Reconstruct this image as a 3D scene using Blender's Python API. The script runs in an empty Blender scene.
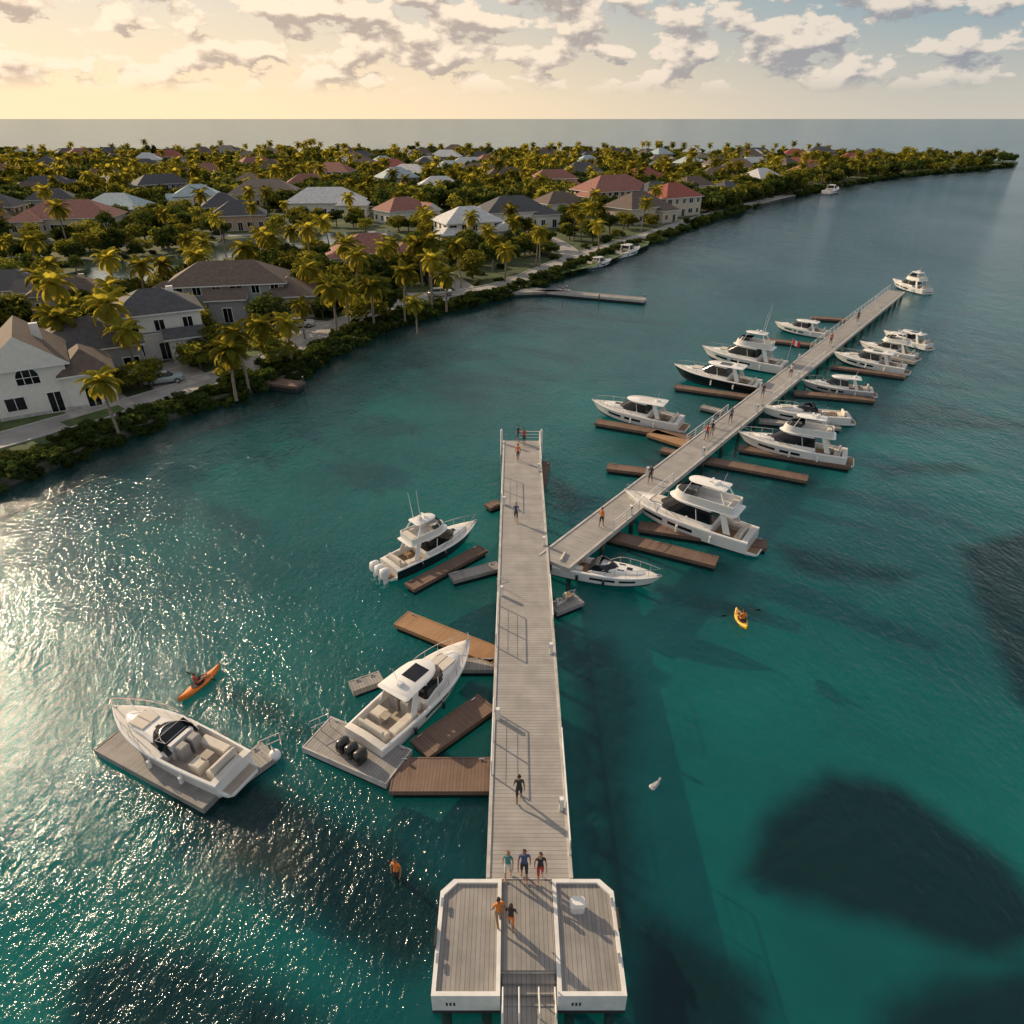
import bpy, math, random
import numpy as np
from mathutils import Vector, Matrix
random.seed(7)
H=28.0; F=682.67; TH=math.radians(30); CT=math.cos(TH); ST=math.sin(TH)
LAND=0.9; DECK=1.15
scn=bpy.context.scene
def P(px,py,z=0.0):
    """image pixel, back-projected -> world point standing on the level plane z"""
    x=(px-512)/F; v=(py-512)/F  # camera ray through image pixel px, py
    t=(H-z)/(ST+v*CT)
    return Vector((x*t,(CT-v*ST)*t,z))
# ------------------------------------------------------------ materials
def nn(nt,t,**k):
    n=nt.nodes.new(t)
    for a,b in k.items(): setattr(n,a,b)
    return n
def base(name):
    m=bpy.data.materials.new(name); m.use_nodes=True
    nt=m.node_tree; b=nt.nodes['Principled BSDF']; return m,nt,b
def mat(name,col,rough=.5,metal=0,var=.12,scale=3.0,bump=0.0,coat=0,spec=.5):
    m,nt,b=base(name)
    tc=nn(nt,'ShaderNodeTexCoord'); no=nn(nt,'ShaderNodeTexNoise')
    no.inputs['Scale'].default_value=scale; no.inputs['Detail'].default_value=6
    nt.links.new(tc.outputs['Object'],no.inputs['Vector'])
    r=nn(nt,'ShaderNodeMapRange'); nt.links.new(no.outputs['Fac'],r.inputs[0])
    r.inputs[1].default_value=.3; r.inputs[2].default_value=.7
    r.inputs[3].default_value=1-var; r.inputs[4].default_value=1+var
    mx=nn(nt,'ShaderNodeVectorMath',operation='SCALE'); mx.inputs[0].default_value=col[:3]
    nt.links.new(r.outputs[0],mx.inputs['Scale']); nt.links.new(mx.outputs[0],b.inputs['Base Color'])
    b.inputs['Roughness'].default_value=rough; b.inputs['Metallic'].default_value=metal
    b.inputs['Coat Weight'].default_value=coat; b.inputs['Specular IOR Level'].default_value=spec
    if bump:
        bp=nn(nt,'ShaderNodeBump'); bp.inputs['Strength'].default_value=bump; bp.inputs['Distance'].default_value=.05
        nt.links.new(no.outputs['Fac'],bp.inputs['Height']); nt.links.new(bp.outputs[0],b.inputs['Normal'])
    return m
def plank(name,c1,c2,w=.17,rough=.75,gap=.45):
    m,nt,b=base(name); L=nt.links.new
    tc=nn(nt,'ShaderNodeTexCoord'); sp=nn(nt,'ShaderNodeSeparateXYZ'); L(tc.outputs['Object'],sp.inputs[0])
    dv=nn(nt,'ShaderNodeMath',operation='DIVIDE'); L(sp.outputs[0],dv.inputs[0]); dv.inputs[1].default_value=w
    fl=nn(nt,'ShaderNodeMath',operation='FLOOR'); L(dv.outputs[0],fl.inputs[0])
    fr=nn(nt,'ShaderNodeMath',operation='FRACT'); L(dv.outputs[0],fr.inputs[0])
    wn=nn(nt,'ShaderNodeTexWhiteNoise',noise_dimensions='1D'); L(fl.outputs[0],wn.inputs['W'])
    no=nn(nt,'ShaderNodeTexNoise'); no.inputs['Scale'].default_value=.8; no.inputs['Detail'].default_value=8; no.inputs['Roughness'].default_value=.6; L(tc.outputs['Object'],no.inputs['Vector'])
    ad=nn(nt,'ShaderNodeMath',operation='MULTIPLY_ADD'); L(wn.outputs['Value'],ad.inputs[0]); ad.inputs[1].default_value=.4; 
    n2=nn(nt,'ShaderNodeMath',operation='MULTIPLY_ADD'); L(no.outputs['Fac'],n2.inputs[0]); n2.inputs[1].default_value=2.6; n2.inputs[2].default_value=-1.0
    L(n2.outputs[0],ad.inputs[2])
    mx=nn(nt,'ShaderNodeMix',data_type='RGBA'); L(ad.outputs[0],mx.inputs[0]); mx.inputs[6].default_value=(*c1,1); mx.inputs[7].default_value=(*c2,1)
    gp=nn(nt,'ShaderNodeMath',operation='LESS_THAN'); L(fr.outputs[0],gp.inputs[0]); gp.inputs[1].default_value=.1
    m2=nn(nt,'ShaderNodeMix',data_type='RGBA'); L(gp.outputs[0],m2.inputs[0]); L(mx.outputs[2],m2.inputs[6]); m2.inputs[7].default_value=(c1[0]*gap,c1[1]*gap,c1[2]*gap,1)
    L(m2.outputs[2],b.inputs['Base Color']); b.inputs['Roughness'].default_value=rough
    return m
def leafmat(name,c,tr,mixf=.45):
    m,nt,b=base(name); L=nt.links.new
    nt.nodes.remove(b); b=nn(nt,'ShaderNodeBsdfDiffuse')
    oi=nn(nt,'ShaderNodeObjectInfo'); geo=nn(nt,'ShaderNodeNewGeometry')
    no=nn(nt,'ShaderNodeTexNoise'); no.inputs['Scale'].default_value=.7; no.inputs['Detail'].default_value=1; L(geo.outputs['Position'],no.inputs['Vector'])
    ad=nn(nt,'ShaderNodeMath',operation='ADD'); L(oi.outputs['Random'],ad.inputs[0]); L(no.outputs['Fac'],ad.inputs[1])
    r=nn(nt,'ShaderNodeMapRange'); L(ad.outputs[0],r.inputs[0]); r.inputs[1].default_value=.3; r.inputs[2].default_value=1.7; r.inputs[3].default_value=.45; r.inputs[4].default_value=1.6
    s1=nn(nt,'ShaderNodeVectorMath',operation='SCALE'); s1.inputs[0].default_value=c; L(r.outputs[0],s1.inputs['Scale'])
    s2=nn(nt,'ShaderNodeVectorMath',operation='SCALE'); s2.inputs[0].default_value=tr; L(r.outputs[0],s2.inputs['Scale'])
    L(s1.outputs[0],b.inputs['Color'])
    t=nn(nt,'ShaderNodeBsdfTranslucent'); L(s2.outputs[0],t.inputs[0])
    mx=nn(nt,'ShaderNodeMixShader'); mx.inputs[0].default_value=mixf; L(b.outputs[0],mx.inputs[1]); L(t.outputs[0],mx.inputs[2])
    L(mx.outputs[0],nt.nodes['Material Output'].inputs[0])
    return m
M={}
M['gel']=mat('gelcoat_white',(.78,.77,.75),.18,var=.04,coat=.5)
M['deckw']=mat('nonskid_white',(.62,.59,.55),.6,var=.06)
M['navy']=mat('gelcoat_navy',(.010,.014,.024),.18,coat=.3)
M['blackh']=mat('gelcoat_black',(.010,.010,.012),.18,coat=.3)
M['greyh']=mat('gelcoat_grey',(.40,.41,.42),.25,coat=.3)
M['boot']=mat('boot_stripe',(.02,.025,.035),.3)
M['bottom']=mat('antifoul',(.03,.035,.05),.7)
M['glass']=mat('tinted_glass',(.008,.009,.012),.08,var=.0,spec=.5)
M['cush']=mat('cushion_cream',(.60,.55,.48),.8,var=.06,bump=.1)
M['cushg']=mat('cushion_grey',(.34,.32,.30),.8,var=.06)
M['teak']=plank('teak_deck',(.20,.12,.065),(.32,.20,.11),.09)
M['sole']=plank('synthetic_sole_beige',(.34,.29,.24),(.46,.40,.34),.09)
M['steel']=mat('stainless_rail',(.6,.6,.6),.25,1)
M['blackp']=mat('black_plastic',(.015,.015,.016),.35,coat=.3)
M['whitep']=mat('white_paint',(.74,.73,.71),.45,var=.1,scale=2)
M['rub']=mat('dark_rubber',(.03,.03,.032),.8)
M['red']=mat('flag_red',(.55,.03,.02),.8)
M['pier']=plank('pier_boards_grey',(.27,.255,.245),(.38,.36,.34),.2,gap=.6)
M['fgrey']=plank('dock_boards_grey',(.21,.20,.19),(.33,.31,.295),.17,gap=.5)
M['fbrown']=plank('dock_boards_brown',(.13,.08,.058),(.20,.13,.095),.17)
M['forange']=plank('dock_boards_cedar',(.28,.15,.07),(.38,.22,.11),.17)
M['concrete']=mat('concrete_trim',(.46,.44,.42),.8,var=.22,scale=2,bump=.2)
M['pile']=mat('timber_pile',(.10,.08,.06),.85,var=.3,scale=4,bump=.4)
M['road']=mat('road_concrete',(.30,.285,.27),.85,var=.2,scale=.4,bump=.2)
M['kerb']=mat('kerb_stone',(.45,.43,.41),.85)
M['rock']=mat('seawall_rock',(.11,.10,.08),.9,var=.4,scale=1.5,bump=.6)
M['drive']=mat('driveway_paving',(.38,.35,.32),.85,var=.2,scale=.8)
M['bark']=mat('bark',(.14,.10,.07),.9,var=.3,scale=5,bump=.5)
M['palmbark']=mat('palm_bark',(.22,.18,.14),.9,var=.25,scale=6,bump=.5)
M['leafA']=leafmat('leaf_broad',(.075,.092,.02),(.38,.34,.045),.42)
M['leafB']=leafmat('leaf_mangrove',(.040,.064,.018),(.14,.16,.03),.35)
M['frond']=leafmat('palm_frond',(.11,.13,.025),(.58,.47,.055),.48)
M['orange']=mat('kayak_orange',(.75,.20,.015),.35,coat=.3)
M['yellow']=mat('kayak_yellow',(.75,.42,.02),.35,coat=.3)
M['buoyw']=mat('buoy_white',(.8,.8,.8),.4)
def groundmat():
    m,nt,b=base('island_ground'); L=nt.links.new
    tc=nn(nt,'ShaderNodeTexCoord')
    n1=nn(nt,'ShaderNodeTexNoise'); n1.inputs['Scale'].default_value=.08; n1.inputs['Detail'].default_value=8; L(tc.outputs['Object'],n1.inputs['Vector'])
    n2=nn(nt,'ShaderNodeTexNoise'); n2.inputs['Scale'].default_value=1.5; n2.inputs['Detail'].default_value=6; L(tc.outputs['Object'],n2.inputs['Vector'])
    cr=nn(nt,'ShaderNodeValToRGB'); e=cr.color_ramp; e.elements[0].position=.38; e.elements[0].color=(.035,.055,.018,1)
    e.elements[1].position=.74; e.elements[1].color=(.15,.13,.08,1); k=e.elements.new(.58); k.color=(.055,.08,.022,1)
    L(n1.outputs['Fac'],cr.inputs[0])
    r=nn(nt,'ShaderNodeMapRange'); L(n2.outputs['Fac'],r.inputs[0]); r.inputs[3].default_value=.6; r.inputs[4].default_value=1.4
    s=nn(nt,'ShaderNodeVectorMath',operation='SCALE'); L(cr.outputs[0],s.inputs[0]); L(r.outputs[0],s.inputs['Scale'])
    L(s.outputs[0],b.inputs['Base Color']); b.inputs['Roughness'].default_value=.95; return m
M['ground']=groundmat()
M['lawn']=mat('lawn_grass',(.065,.10,.026),.95,var=.35,scale=.8)
def watermat(name,opaque=False):
    m=bpy.data.materials.new(name); m.use_nodes=True; nt=m.node_tree; nt.nodes.clear(); L=nt.links.new
    out=nn(nt,'ShaderNodeOutputMaterial'); tc=nn(nt,'ShaderNodeTexCoord')
    mp=nn(nt,'ShaderNodeMapping'); mp.inputs['Rotation'].default_value=(0,0,math.radians(35)); mp.inputs['Scale'].default_value=(1,.62,1)
    L(tc.outputs['Object'],mp.inputs[0])
    a=nn(nt,'ShaderNodeTexNoise'); a.inputs['Scale'].default_value=2.7; a.inputs['Detail'].default_value=4; a.inputs['Roughness'].default_value=.6; L(mp.outputs[0],a.inputs['Vector'])
    b=nn(nt,'ShaderNodeTexNoise'); b.inputs['Scale'].default_value=.38; b.inputs['Detail'].default_value=3; L(mp.outputs[0],b.inputs['Vector'])
    big=nn(nt,'ShaderNodeTexNoise'); big.inputs['Scale'].default_value=.02; big.inputs['Detail'].default_value=4; L(mp.outputs[0],big.inputs['Vector'])
    r=nn(nt,'ShaderNodeMapRange'); L(big.outputs['Fac'],r.inputs[0]); r.inputs[1].default_value=.35; r.inputs[2].default_value=.65; r.inputs[3].default_value=.55; r.inputs[4].default_value=1.15
    h=nn(nt,'ShaderNodeMath',operation='MULTIPLY_ADD'); L(b.outputs['Fac'],h.inputs[0]); h.inputs[1].default_value=1.9; L(a.outputs['Fac'],h.inputs[2])
    hh=nn(nt,'ShaderNodeMath',operation='MULTIPLY'); L(h.outputs[0],hh.inputs[0]); L(r.outputs[0],hh.inputs[1])
    bp=nn(nt,'ShaderNodeBump'); bp.inputs['Strength'].default_value=.95 if not opaque else .2; bp.inputs['Distance'].default_value=.155; L(hh.outputs[0],bp.inputs['Height'])
    gl=nn(nt,'ShaderNodeBsdfGlossy'); gl.inputs['Roughness'].default_value=.085; L(bp.outputs[0],gl.inputs['Normal']); gl.inputs['Color'].default_value=(.86,.93,1,1)
    df=nn(nt,'ShaderNodeBsdfDiffuse'); df.inputs['Color'].default_value=(.006,.10,.11,1); L(bp.outputs[0],df.inputs['Normal'])
    fz=nn(nt,'ShaderNodeFresnel'); fz.inputs['IOR'].default_value=1.33; L(bp.outputs[0],fz.inputs['Normal'])
    fm=nn(nt,'ShaderNodeMath',operation='MINIMUM'); L(fz.outputs[0],fm.inputs[0]); fm.inputs[1].default_value=.60
    mx=nn(nt,'ShaderNodeMixShader'); L(fm.outputs[0],mx.inputs[0]); L(gl.outputs[0],mx.inputs[2])
    if opaque:
        df.inputs['Color'].default_value=(.05,.085,.07,1); L(df.outputs[0],mx.inputs[1])
    else:
        tr=nn(nt,'ShaderNodeBsdfTransparent'); tr.inputs[0].default_value=(.72,.96,.97,1)
        m0=nn(nt,'ShaderNodeMixShader'); m0.inputs[0].default_value=.17; L(tr.outputs[0],m0.inputs[1]); L(df.outputs[0],m0.inputs[2]); L(m0.outputs[0],mx.inputs[1])
    L(mx.outputs[0],out.inputs[0]); return m
M['water']=watermat('sea_water'); M['canal']=watermat('canal_water_surface',True)
def seabedmat():
    m,nt,b=base('seabed_sand_patches_and_shade'); L=nt.links.new
    nt.nodes.remove(b); b=nn(nt,'ShaderNodeBsdfDiffuse'); L(b.outputs[0],nt.nodes['Material Output'].inputs[0])
    tc=nn(nt,'ShaderNodeTexCoord')
    n1=nn(nt,'ShaderNodeTexNoise'); n1.inputs['Scale'].default_value=.035; n1.inputs['Detail'].default_value=7; n1.inputs['Roughness'].default_value=.6; L(tc.outputs['Object'],n1.inputs['Vector'])
    cr=nn(nt,'ShaderNodeValToRGB'); e=cr.color_ramp; e.elements[0].position=.34; e.elements[0].color=(.004,.125,.135,1); e.elements[1].position=.66; e.elements[1].color=(.008,.30,.255,1)
    L(n1.outputs['Fac'],cr.inputs[0])
    # sea floor falls away offshore: bluer, deeper water
    sp=nn(nt,'ShaderNodeSeparateXYZ'); L(tc.outputs['Object'],sp.inputs[0])
    dy=nn(nt,'ShaderNodeMapRange',interpolation_type='SMOOTHSTEP'); L(sp.outputs[1],dy.inputs[0]); dy.inputs[1].default_value=45; dy.inputs[2].default_value=200
    md=nn(nt,'ShaderNodeMix',data_type='RGBA'); L(dy.outputs[0],md.inputs[0]); L(cr.outputs[0],md.inputs[6]); md.inputs[7].default_value=(.006,.12,.17,1)
    at=nn(nt,'ShaderNodeAttribute',attribute_name='patches_and_shade')  # darkening mask: seabed patches, with boat and pier shadows painted in
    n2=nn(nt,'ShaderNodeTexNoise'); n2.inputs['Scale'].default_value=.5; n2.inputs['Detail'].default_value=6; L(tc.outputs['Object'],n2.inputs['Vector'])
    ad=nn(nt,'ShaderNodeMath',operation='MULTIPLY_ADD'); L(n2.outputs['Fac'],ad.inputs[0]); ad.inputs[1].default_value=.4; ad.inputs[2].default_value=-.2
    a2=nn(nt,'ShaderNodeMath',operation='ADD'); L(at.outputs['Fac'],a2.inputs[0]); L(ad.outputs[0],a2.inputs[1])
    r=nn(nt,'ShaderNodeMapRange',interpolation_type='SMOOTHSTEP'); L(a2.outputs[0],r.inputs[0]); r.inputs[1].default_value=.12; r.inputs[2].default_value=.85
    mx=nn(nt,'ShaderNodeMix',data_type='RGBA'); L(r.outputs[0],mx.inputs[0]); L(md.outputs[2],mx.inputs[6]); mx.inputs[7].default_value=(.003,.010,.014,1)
    L(mx.outputs[2],b.inputs['Color'])
    return m
M['seabed']=seabedmat()
def roofmat(name,c):
    m,nt,b=base(name); L=nt.links.new
    tc=nn(nt,'ShaderNodeTexCoord'); sp=nn(nt,'ShaderNodeSeparateXYZ'); L(tc.outputs['Object'],sp.inputs[0])
    dv=nn(nt,'ShaderNodeMath',operation='DIVIDE'); L(sp.outputs[2],dv.inputs[0]); dv.inputs[1].default_value=.16
    fr=nn(nt,'ShaderNodeMath',operation='FRACT'); L(dv.outputs[0],fr.inputs[0])
    n=nn(nt,'ShaderNodeTexNoise'); n.inputs['Scale'].default_value=1.6; n.inputs['Detail'].default_value=8; n.inputs['Roughness'].default_value=.7; L(tc.outputs['Object'],n.inputs['Vector'])
    r=nn(nt,'ShaderNodeMapRange'); L(n.outputs['Fac'],r.inputs[0]); r.inputs[1].default_value=.25; r.inputs[2].default_value=.75; r.inputs[3].default_value=.6; r.inputs[4].default_value=1.35
    g=nn(nt,'ShaderNodeMapRange'); L(fr.outputs[0],g.inputs[0]); g.inputs[3].default_value=.8; g.inputs[4].default_value=1.08
    mu=nn(nt,'ShaderNodeMath',operation='MULTIPLY'); L(r.outputs[0],mu.inputs[0]); L(g.outputs[0],mu.inputs[1])
    s=nn(nt,'ShaderNodeVectorMath',operation='SCALE'); s.inputs[0].default_value=c; L(mu.outputs[0],s.inputs['Scale']); L(s.outputs[0],b.inputs['Base Color'])
    b.inputs['Roughness'].default_value=.85; return m
ROOF={'grey':roofmat('roof_shingle_grey',(.085,.085,.092)),'brown':roofmat('roof_shingle_brown',(.13,.095,.075)),'red':roofmat('roof_tile_red',(.32,.09,.065)),
 'white':roofmat('roof_metal_white',(.60,.60,.59)),'rose':roofmat('roof_tile_terracotta',(.30,.13,.10)),'tan':roofmat('roof_tile_tan',(.22,.175,.14)),'teal':roofmat('roof_metal_pale',(.40,.49,.51))}
WALL={'white':mat('stucco_white',(.72,.69,.64),.85,var=.06,scale=2),'cream':mat('stucco_cream',(.55,.47,.36),.85,var=.06,scale=2),'grey':mat('siding_grey',(.34,.34,.335),.85,var=.06,scale=2),'peach':mat('stucco_peach',(.50,.34,.24),.85,var=.06,scale=2)}
# ------------------------------------------------------------ mesh builder
class MB:
    def __init__(s): s.v=[];s.f=[];s.m=[]
    def add(s,vs,fs,mi=0,T=None):
        o=len(s.v)
        for p in vs:
            p=Vector(p)
            s.v.append(tuple(T@p) if T is not None else tuple(p))
        for i,f in enumerate(fs):
            s.f.append([o+k for k in f]); s.m.append(mi[i] if isinstance(mi,(list,tuple)) else mi)
    def box(s,x0,x1,y0,y1,z0,z1,mi=0,T=None):
        s.add([(x0,y0,z0),(x1,y0,z0),(x1,y1,z0),(x0,y1,z0),(x0,y0,z1),(x1,y0,z1),(x1,y1,z1),(x0,y1,z1)],
              [(3,2,1,0),(4,5,6,7),(0,1,5,4),(1,2,6,5),(2,3,7,6),(3,0,4,7)],mi,T)
    def cush(s,x0,x1,y0,y1,z0,z1,mi=0,b=.05):
        b=min(b,(x1-x0)*.3,(y1-y0)*.3,(z1-z0)*.45)
        r=lambda i,z:[(x0+i,y0+i,z),(x1-i,y0+i,z),(x1-i,y1-i,z),(x0+i,y1-i,z)]
        s.loft([r(0,z0),r(0,z1-b),r(b,z1)],mi)
    def cyl(s,p0,p1,r0,r1=None,n=8,mi=0,T=None):
        r1=r0 if r1 is None else r1
        p0=Vector(p0);p1=Vector(p1);d=(p1-p0)
        if d.length<1e-6: return
        d.normalize(); a=d.orthogonal().normalized(); b=d.cross(a)
        vs=[];fs=[]
        for p,r in((p0,r0),(p1,r1)):
            for k in range(n):
                t=2*math.pi*k/n; vs.append(p+a*(r*math.cos(t))+b*(r*math.sin(t)))
        for k in range(n): fs.append((k,(k+1)%n,n+(k+1)%n,n+k))
        fs.append(tuple(range(n-1,-1,-1))); fs.append(tuple(range(n,2*n)))
        s.add(vs,fs,mi,T)
    def tube(s,pts,r,n=5,mi=0):
        for a,b in zip(pts[:-1],pts[1:]): s.cyl(a,b,r,r,n,mi)
    def loft(s,rings,mi=0,cap0=True,cap1=True,T=None):
        n=len(rings[0]); vs=[p for r in rings for p in r]; fs=[];ms=[]
        for j in range(len(rings)-1):
            mm=mi[j] if isinstance(mi,(list,tuple)) else mi
            for k in range(n):
                fs.append((j*n+k,j*n+(k+1)%n,(j+1)*n+(k+1)%n,(j+1)*n+k)); ms.append(mm)
        if cap0: fs.append(tuple(range(n-1,-1,-1))); ms.append(mi[0] if isinstance(mi,(list,tuple)) else mi)
        if cap1: fs.append(tuple(range((len(rings)-1)*n,len(rings)*n))); ms.append(mi[-1] if isinstance(mi,(list,tuple)) else mi)
        s.add(vs,fs,ms,T)
    def mesh(s,name,mats,smooth=None):
        me=bpy.data.meshes.new(name); me.from_pydata(s.v,[],s.f)
        for m in mats: me.materials.append(m)
        me.polygons.foreach_set('material_index',s.m)
        if smooth is not None:
            me.polygons.foreach_set('use_smooth',[True]*len(s.f)); me.set_sharp_from_angle(angle=math.radians(smooth))
        me.update(); return me
    def obj(s,name,mats,parent=None,smooth=None,loc=None,rot=0):
        return link(name,s.mesh(name,mats,smooth),parent,loc,rot)
def link(name,me,parent=None,loc=None,rot=0,scale=None):
    o=bpy.data.objects.new(name,me); scn.collection.objects.link(o)
    if parent: o.parent=parent
    if loc is not None: o.location=loc
    o.rotation_euler=(0,0,rot)
    if scale is not None: o.scale=scale
    return o
def empty(name,loc=(0,0,0),rot=0):
    o=link(name,None,None,loc,rot); o.empty_display_size=.5; return o
def outl(x0,x1,w0,w1,nose,z,n=8,c=.12):
    c=min(c,w0*.4)
    p=[(x0,-(w0-c),z),(x0+c,-w0,z),(x1-nose,-w1,z)]
    for k in range(1,n):
        a=-math.pi/2+math.pi*k/n; p.append((x1-nose+nose*math.cos(a),w1*math.sin(a),z))
    return p+[(x1-nose,w1,z),(x0+c,w0,z),(x0,w0-c,z)]
# ------------------------------------------------------------ boats
BM=['gel','boot','bottom','glass','teak','deckw','cush','steel','blackp','hullc','cushg','red']
def boat(name,stern,bow,beam=.31,hull='gel',zoff=0.0,fly=False,top='hard',outb=0,obcol='black',cock=.33,zref=1.3,flag=False,ant=False,hullwin=True,seed=0,stripe='boot',sole='teak',Lset=None):
    ps=P(stern[0],stern[1],zref+zoff); pb=P(bow[0],bow[1],zref+zoff)
    d=pb-ps; L=Lset or d.length; rot=math.atan2(d.y,d.x); B=L*beam
    root=empty(name,(ps.x,ps.y,zoff),rot)
    mats=[M[hull] if k=='hullc' else (M[sole] if k=='teak' else M[k]) for k in BM]; ix={k:i for i,k in enumerate(BM)}
    Fb=.132*L if L>6 else .11*L
    hb=lambda s: B/2*((.90+.10*math.sin(min(s/.45,1)*math.pi/2)) if s<.45 else max(.012,1-((s-.45)/.55)**2.5))
    zs=lambda s: Fb*(.84+.36*s**1.7)
    m=MB()
    st=[(0,0),(.045,0),(.05,1)]
    k=9
    for i in range(1,k): st.append((.05+(cock-.05)*i/k,1))
    st+=[(cock,1),(cock+.004,0)]
    for i in range(1,17): st.append((cock+.004+(1-cock-.004)*(i/16)**.85,0))
    rings=[]
    floor=Fb*.48
    for s_,c in st:
        b=hb(s_); z1=zs(s_); zk=-.05*L*.8+(.05*L*.8+Fb*.3)*s_**5; zc=.006*L+Fb*.42*s_**3; bc=b*(.93-.36*s_**2.2)
        def pt(y,z):
            f=max(0,min(1,(z-zk)/(z1-zk))); return (s_*L-(1-f)*.10*L*s_**5,y,z)
        def lr(t,fl=0): return (bc+(b-bc)*(t**(1.25 if s_>.4 else 1)),zc+(z1-zc)*t)
        ri=[pt(0,zk),pt(bc,zc),pt(*lr(.1)),pt(*lr(.42)),pt(*lr(.66)),pt(*lr(.90)),pt(b+.03*min(1,b),zc+(z1-zc)*.92),pt(b,z1),pt(max(b-.12,b*.5),z1+.03)]
        if c: ri+=[pt(b-.20,floor),pt(0,floor)]
        else: ri+=[pt(b*.45,z1+.055*B*.5),pt(0,z1+.04*B)]
        ring=ri+[(p[0],-p[1],p[2]) for p in ri[-2:0:-1]]
        rings.append(ring)
    n=len(rings[0]); vs=[p for r in rings for p in r]; fs=[];ms=[]
    for j in range(len(rings)-1):
        s0=st[j][0]; co=st[j][1] and st[j+1][1]
        for q in range(n):
            r=q if q<10 else n-1-q
            mm={0:'bottom',1:stripe,2:'hullc',3:'hullc',4:'hullc',5:'hullc',6:'gel',7:'gel',8:'deckw',9:'deckw'}[r]
            if r==3 and hullwin and (.36<s0<.58 or .61<s0<.78): mm='glass'
            if co and r==9: mm='teak'
            if co and r==8: mm='gel'
            fs.append((j*n+q,(j+1)*n+q,(j+1)*n+(q+1)%n,j*n+(q+1)%n)); ms.append(ix[mm])
    fs.append(tuple(range(n))); ms.append(ix['gel'])
    m.add(vs,fs,ms); m.obj('hull',mats,root,35)
    m=MB(); w=hb(0)*.92
    m.loft([outl(-.075*L,.01*L,w*.9,w,.01,.16,4,.2),outl(-.075*L,.01*L,w*.9,w,.01,.32,4,.2)],ix['gel'])
    m.box(-.068*L,0,-w*.82,w*.82,.324,.332,ix['teak']); m.obj('swim_platform',mats,root,30)
    Zd=zs(.55)
    cf=.60 if fly else .57
    m=MB()
    m.loft([outl(.44*L,.88*L,.36*B,.27*B,.24*L,Zd-.05),outl(.44*L,.86*L,.34*B,.25*B,.23*L,Zd+.03*L),outl(.44*L,.83*L,.29*B,.20*B,.21*L,Zd+.042*L)],ix['gel'])
    zt=Zd+.042*L
    if seed%2==0: 
        for yy in(-.10,.10): m.cush(.645*L,.77*L,(yy-.095)*B,(yy+.095)*B,zt-.01,zt+.07,ix['cush'],.03)
    else:
        m.box(.68*L,.73*L,-.07*B,.07*B,zt-.02,zt+.03,ix['glass'])
        for yy in(-.17,.17): m.box(.60*L,.66*L,yy*B-.03*B,yy*B+.03*B,zt-.02,zt+.02,ix['glass'])
    m.box(.57*L,.60*L,-.04*B,.04*B,zt,zt+.02,ix['glass']) 
    m.obj('foredeck_trunk',mats,root,35)
    m=MB(); x0=cock*L; z0=Zd-.08; zw=Zd+.022*L; zr=Zd+(.125*L if top!='open' else .075*L)
    ww=.39*B
    if top=='open':
        def shell(xa,xb,w,nose,z): return [p for p in outl(xa,xb,w,w*.9,nose,z)][1:-1]
        r0=shell(x0-.04*L,cf*L+.09*L,ww,.17*L,z0+.05); r1=shell(x0,cf*L+.07*L,ww*.98,.16*L,zw-.005*L); r2=shell(x0+.05*L,cf*L-.04*L,ww*.84,.12*L,zr)
        ri=[(p[0]-.02,p[1]*.975,p[2]) for p in r2]; rj=[(p[0]-.05,p[1]*.93,p[2]) for p in r0]
        m.loft([r0,r1,r2,ri,rj],[ix['gel'],ix['glass'],ix['steel'],ix['glass']],False,False)
    else:
        m.loft([outl(x0,cf*L+.16*L,ww,ww*.86,.2*L,z0),outl(x0+.01*L,cf*L+.14*L,ww*.98,ww*.82,.2*L,zw),
                outl(x0+.03*L,cf*L+.0*L,ww*.84,ww*.74,.13*L,zr-.015*L),outl(x0+.03*L,cf*L-.01*L,ww*.84,ww*.72,.13*L,zr)],[ix['gel'],ix['glass'],ix['gel']])
        for sx in (x0+.12*L,):
            for sg in(-1,1): m.cyl((sx,sg*ww*.985,zw),(sx+.02*L,sg*ww*.86,zr-.02*L),.03,.03,5,ix['gel'])
        m.cyl((cf*L+.135*L,0,zw+.01),(cf*L,0,zr-.02*L),.025,.025,5,ix['gel'])
    m.obj('cabin',mats,root,35)
    if top=='hard':
        m=MB(); xa=cock*L-(.13*L)
        m.loft([outl(xa,cf*L+.02*L,ww*.86,ww*.80,.14*L,zr+.0),outl(xa-.02*L,cf*L+.035*L,ww*.92,ww*.86,.15*L,zr+.05),outl(xa,cf*L+.02*L,ww*.84,ww*.78,.14*L,zr+.11)],ix['gel'])
        if not fly:
            m.box(cock*L,cock*L+.13*L,-ww*.42,ww*.42,zr+.105,zr+.125,ix['deckw'] if seed%2 else ix['glass'])
            m.loft([outl(xa+.04*L,xa+.09*L,.16,.16,.1,zr+.1),outl(xa+.045*L,xa+.085*L,.13,.13,.1,zr+.32)],ix['gel'])
        for sg in(-1,1):
            m.loft([[(xa+.0*L,sg*ww*.93,Fb*.9),(xa+.05*L,sg*ww*.93,Fb*.9),(xa+.05*L,sg*ww*.99,Fb*.9),(xa+.0*L,sg*ww*.99,Fb*.9)],
                    [(xa+.06*L,sg*ww*.78,zr+.02),(xa+.10*L,sg*ww*.78,zr+.02),(xa+.10*L,sg*ww*.84,zr+.02),(xa+.06*L,sg*ww*.84,zr+.02)]],ix['gel'])
        m.obj('hardtop',mats,root,35)
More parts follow.
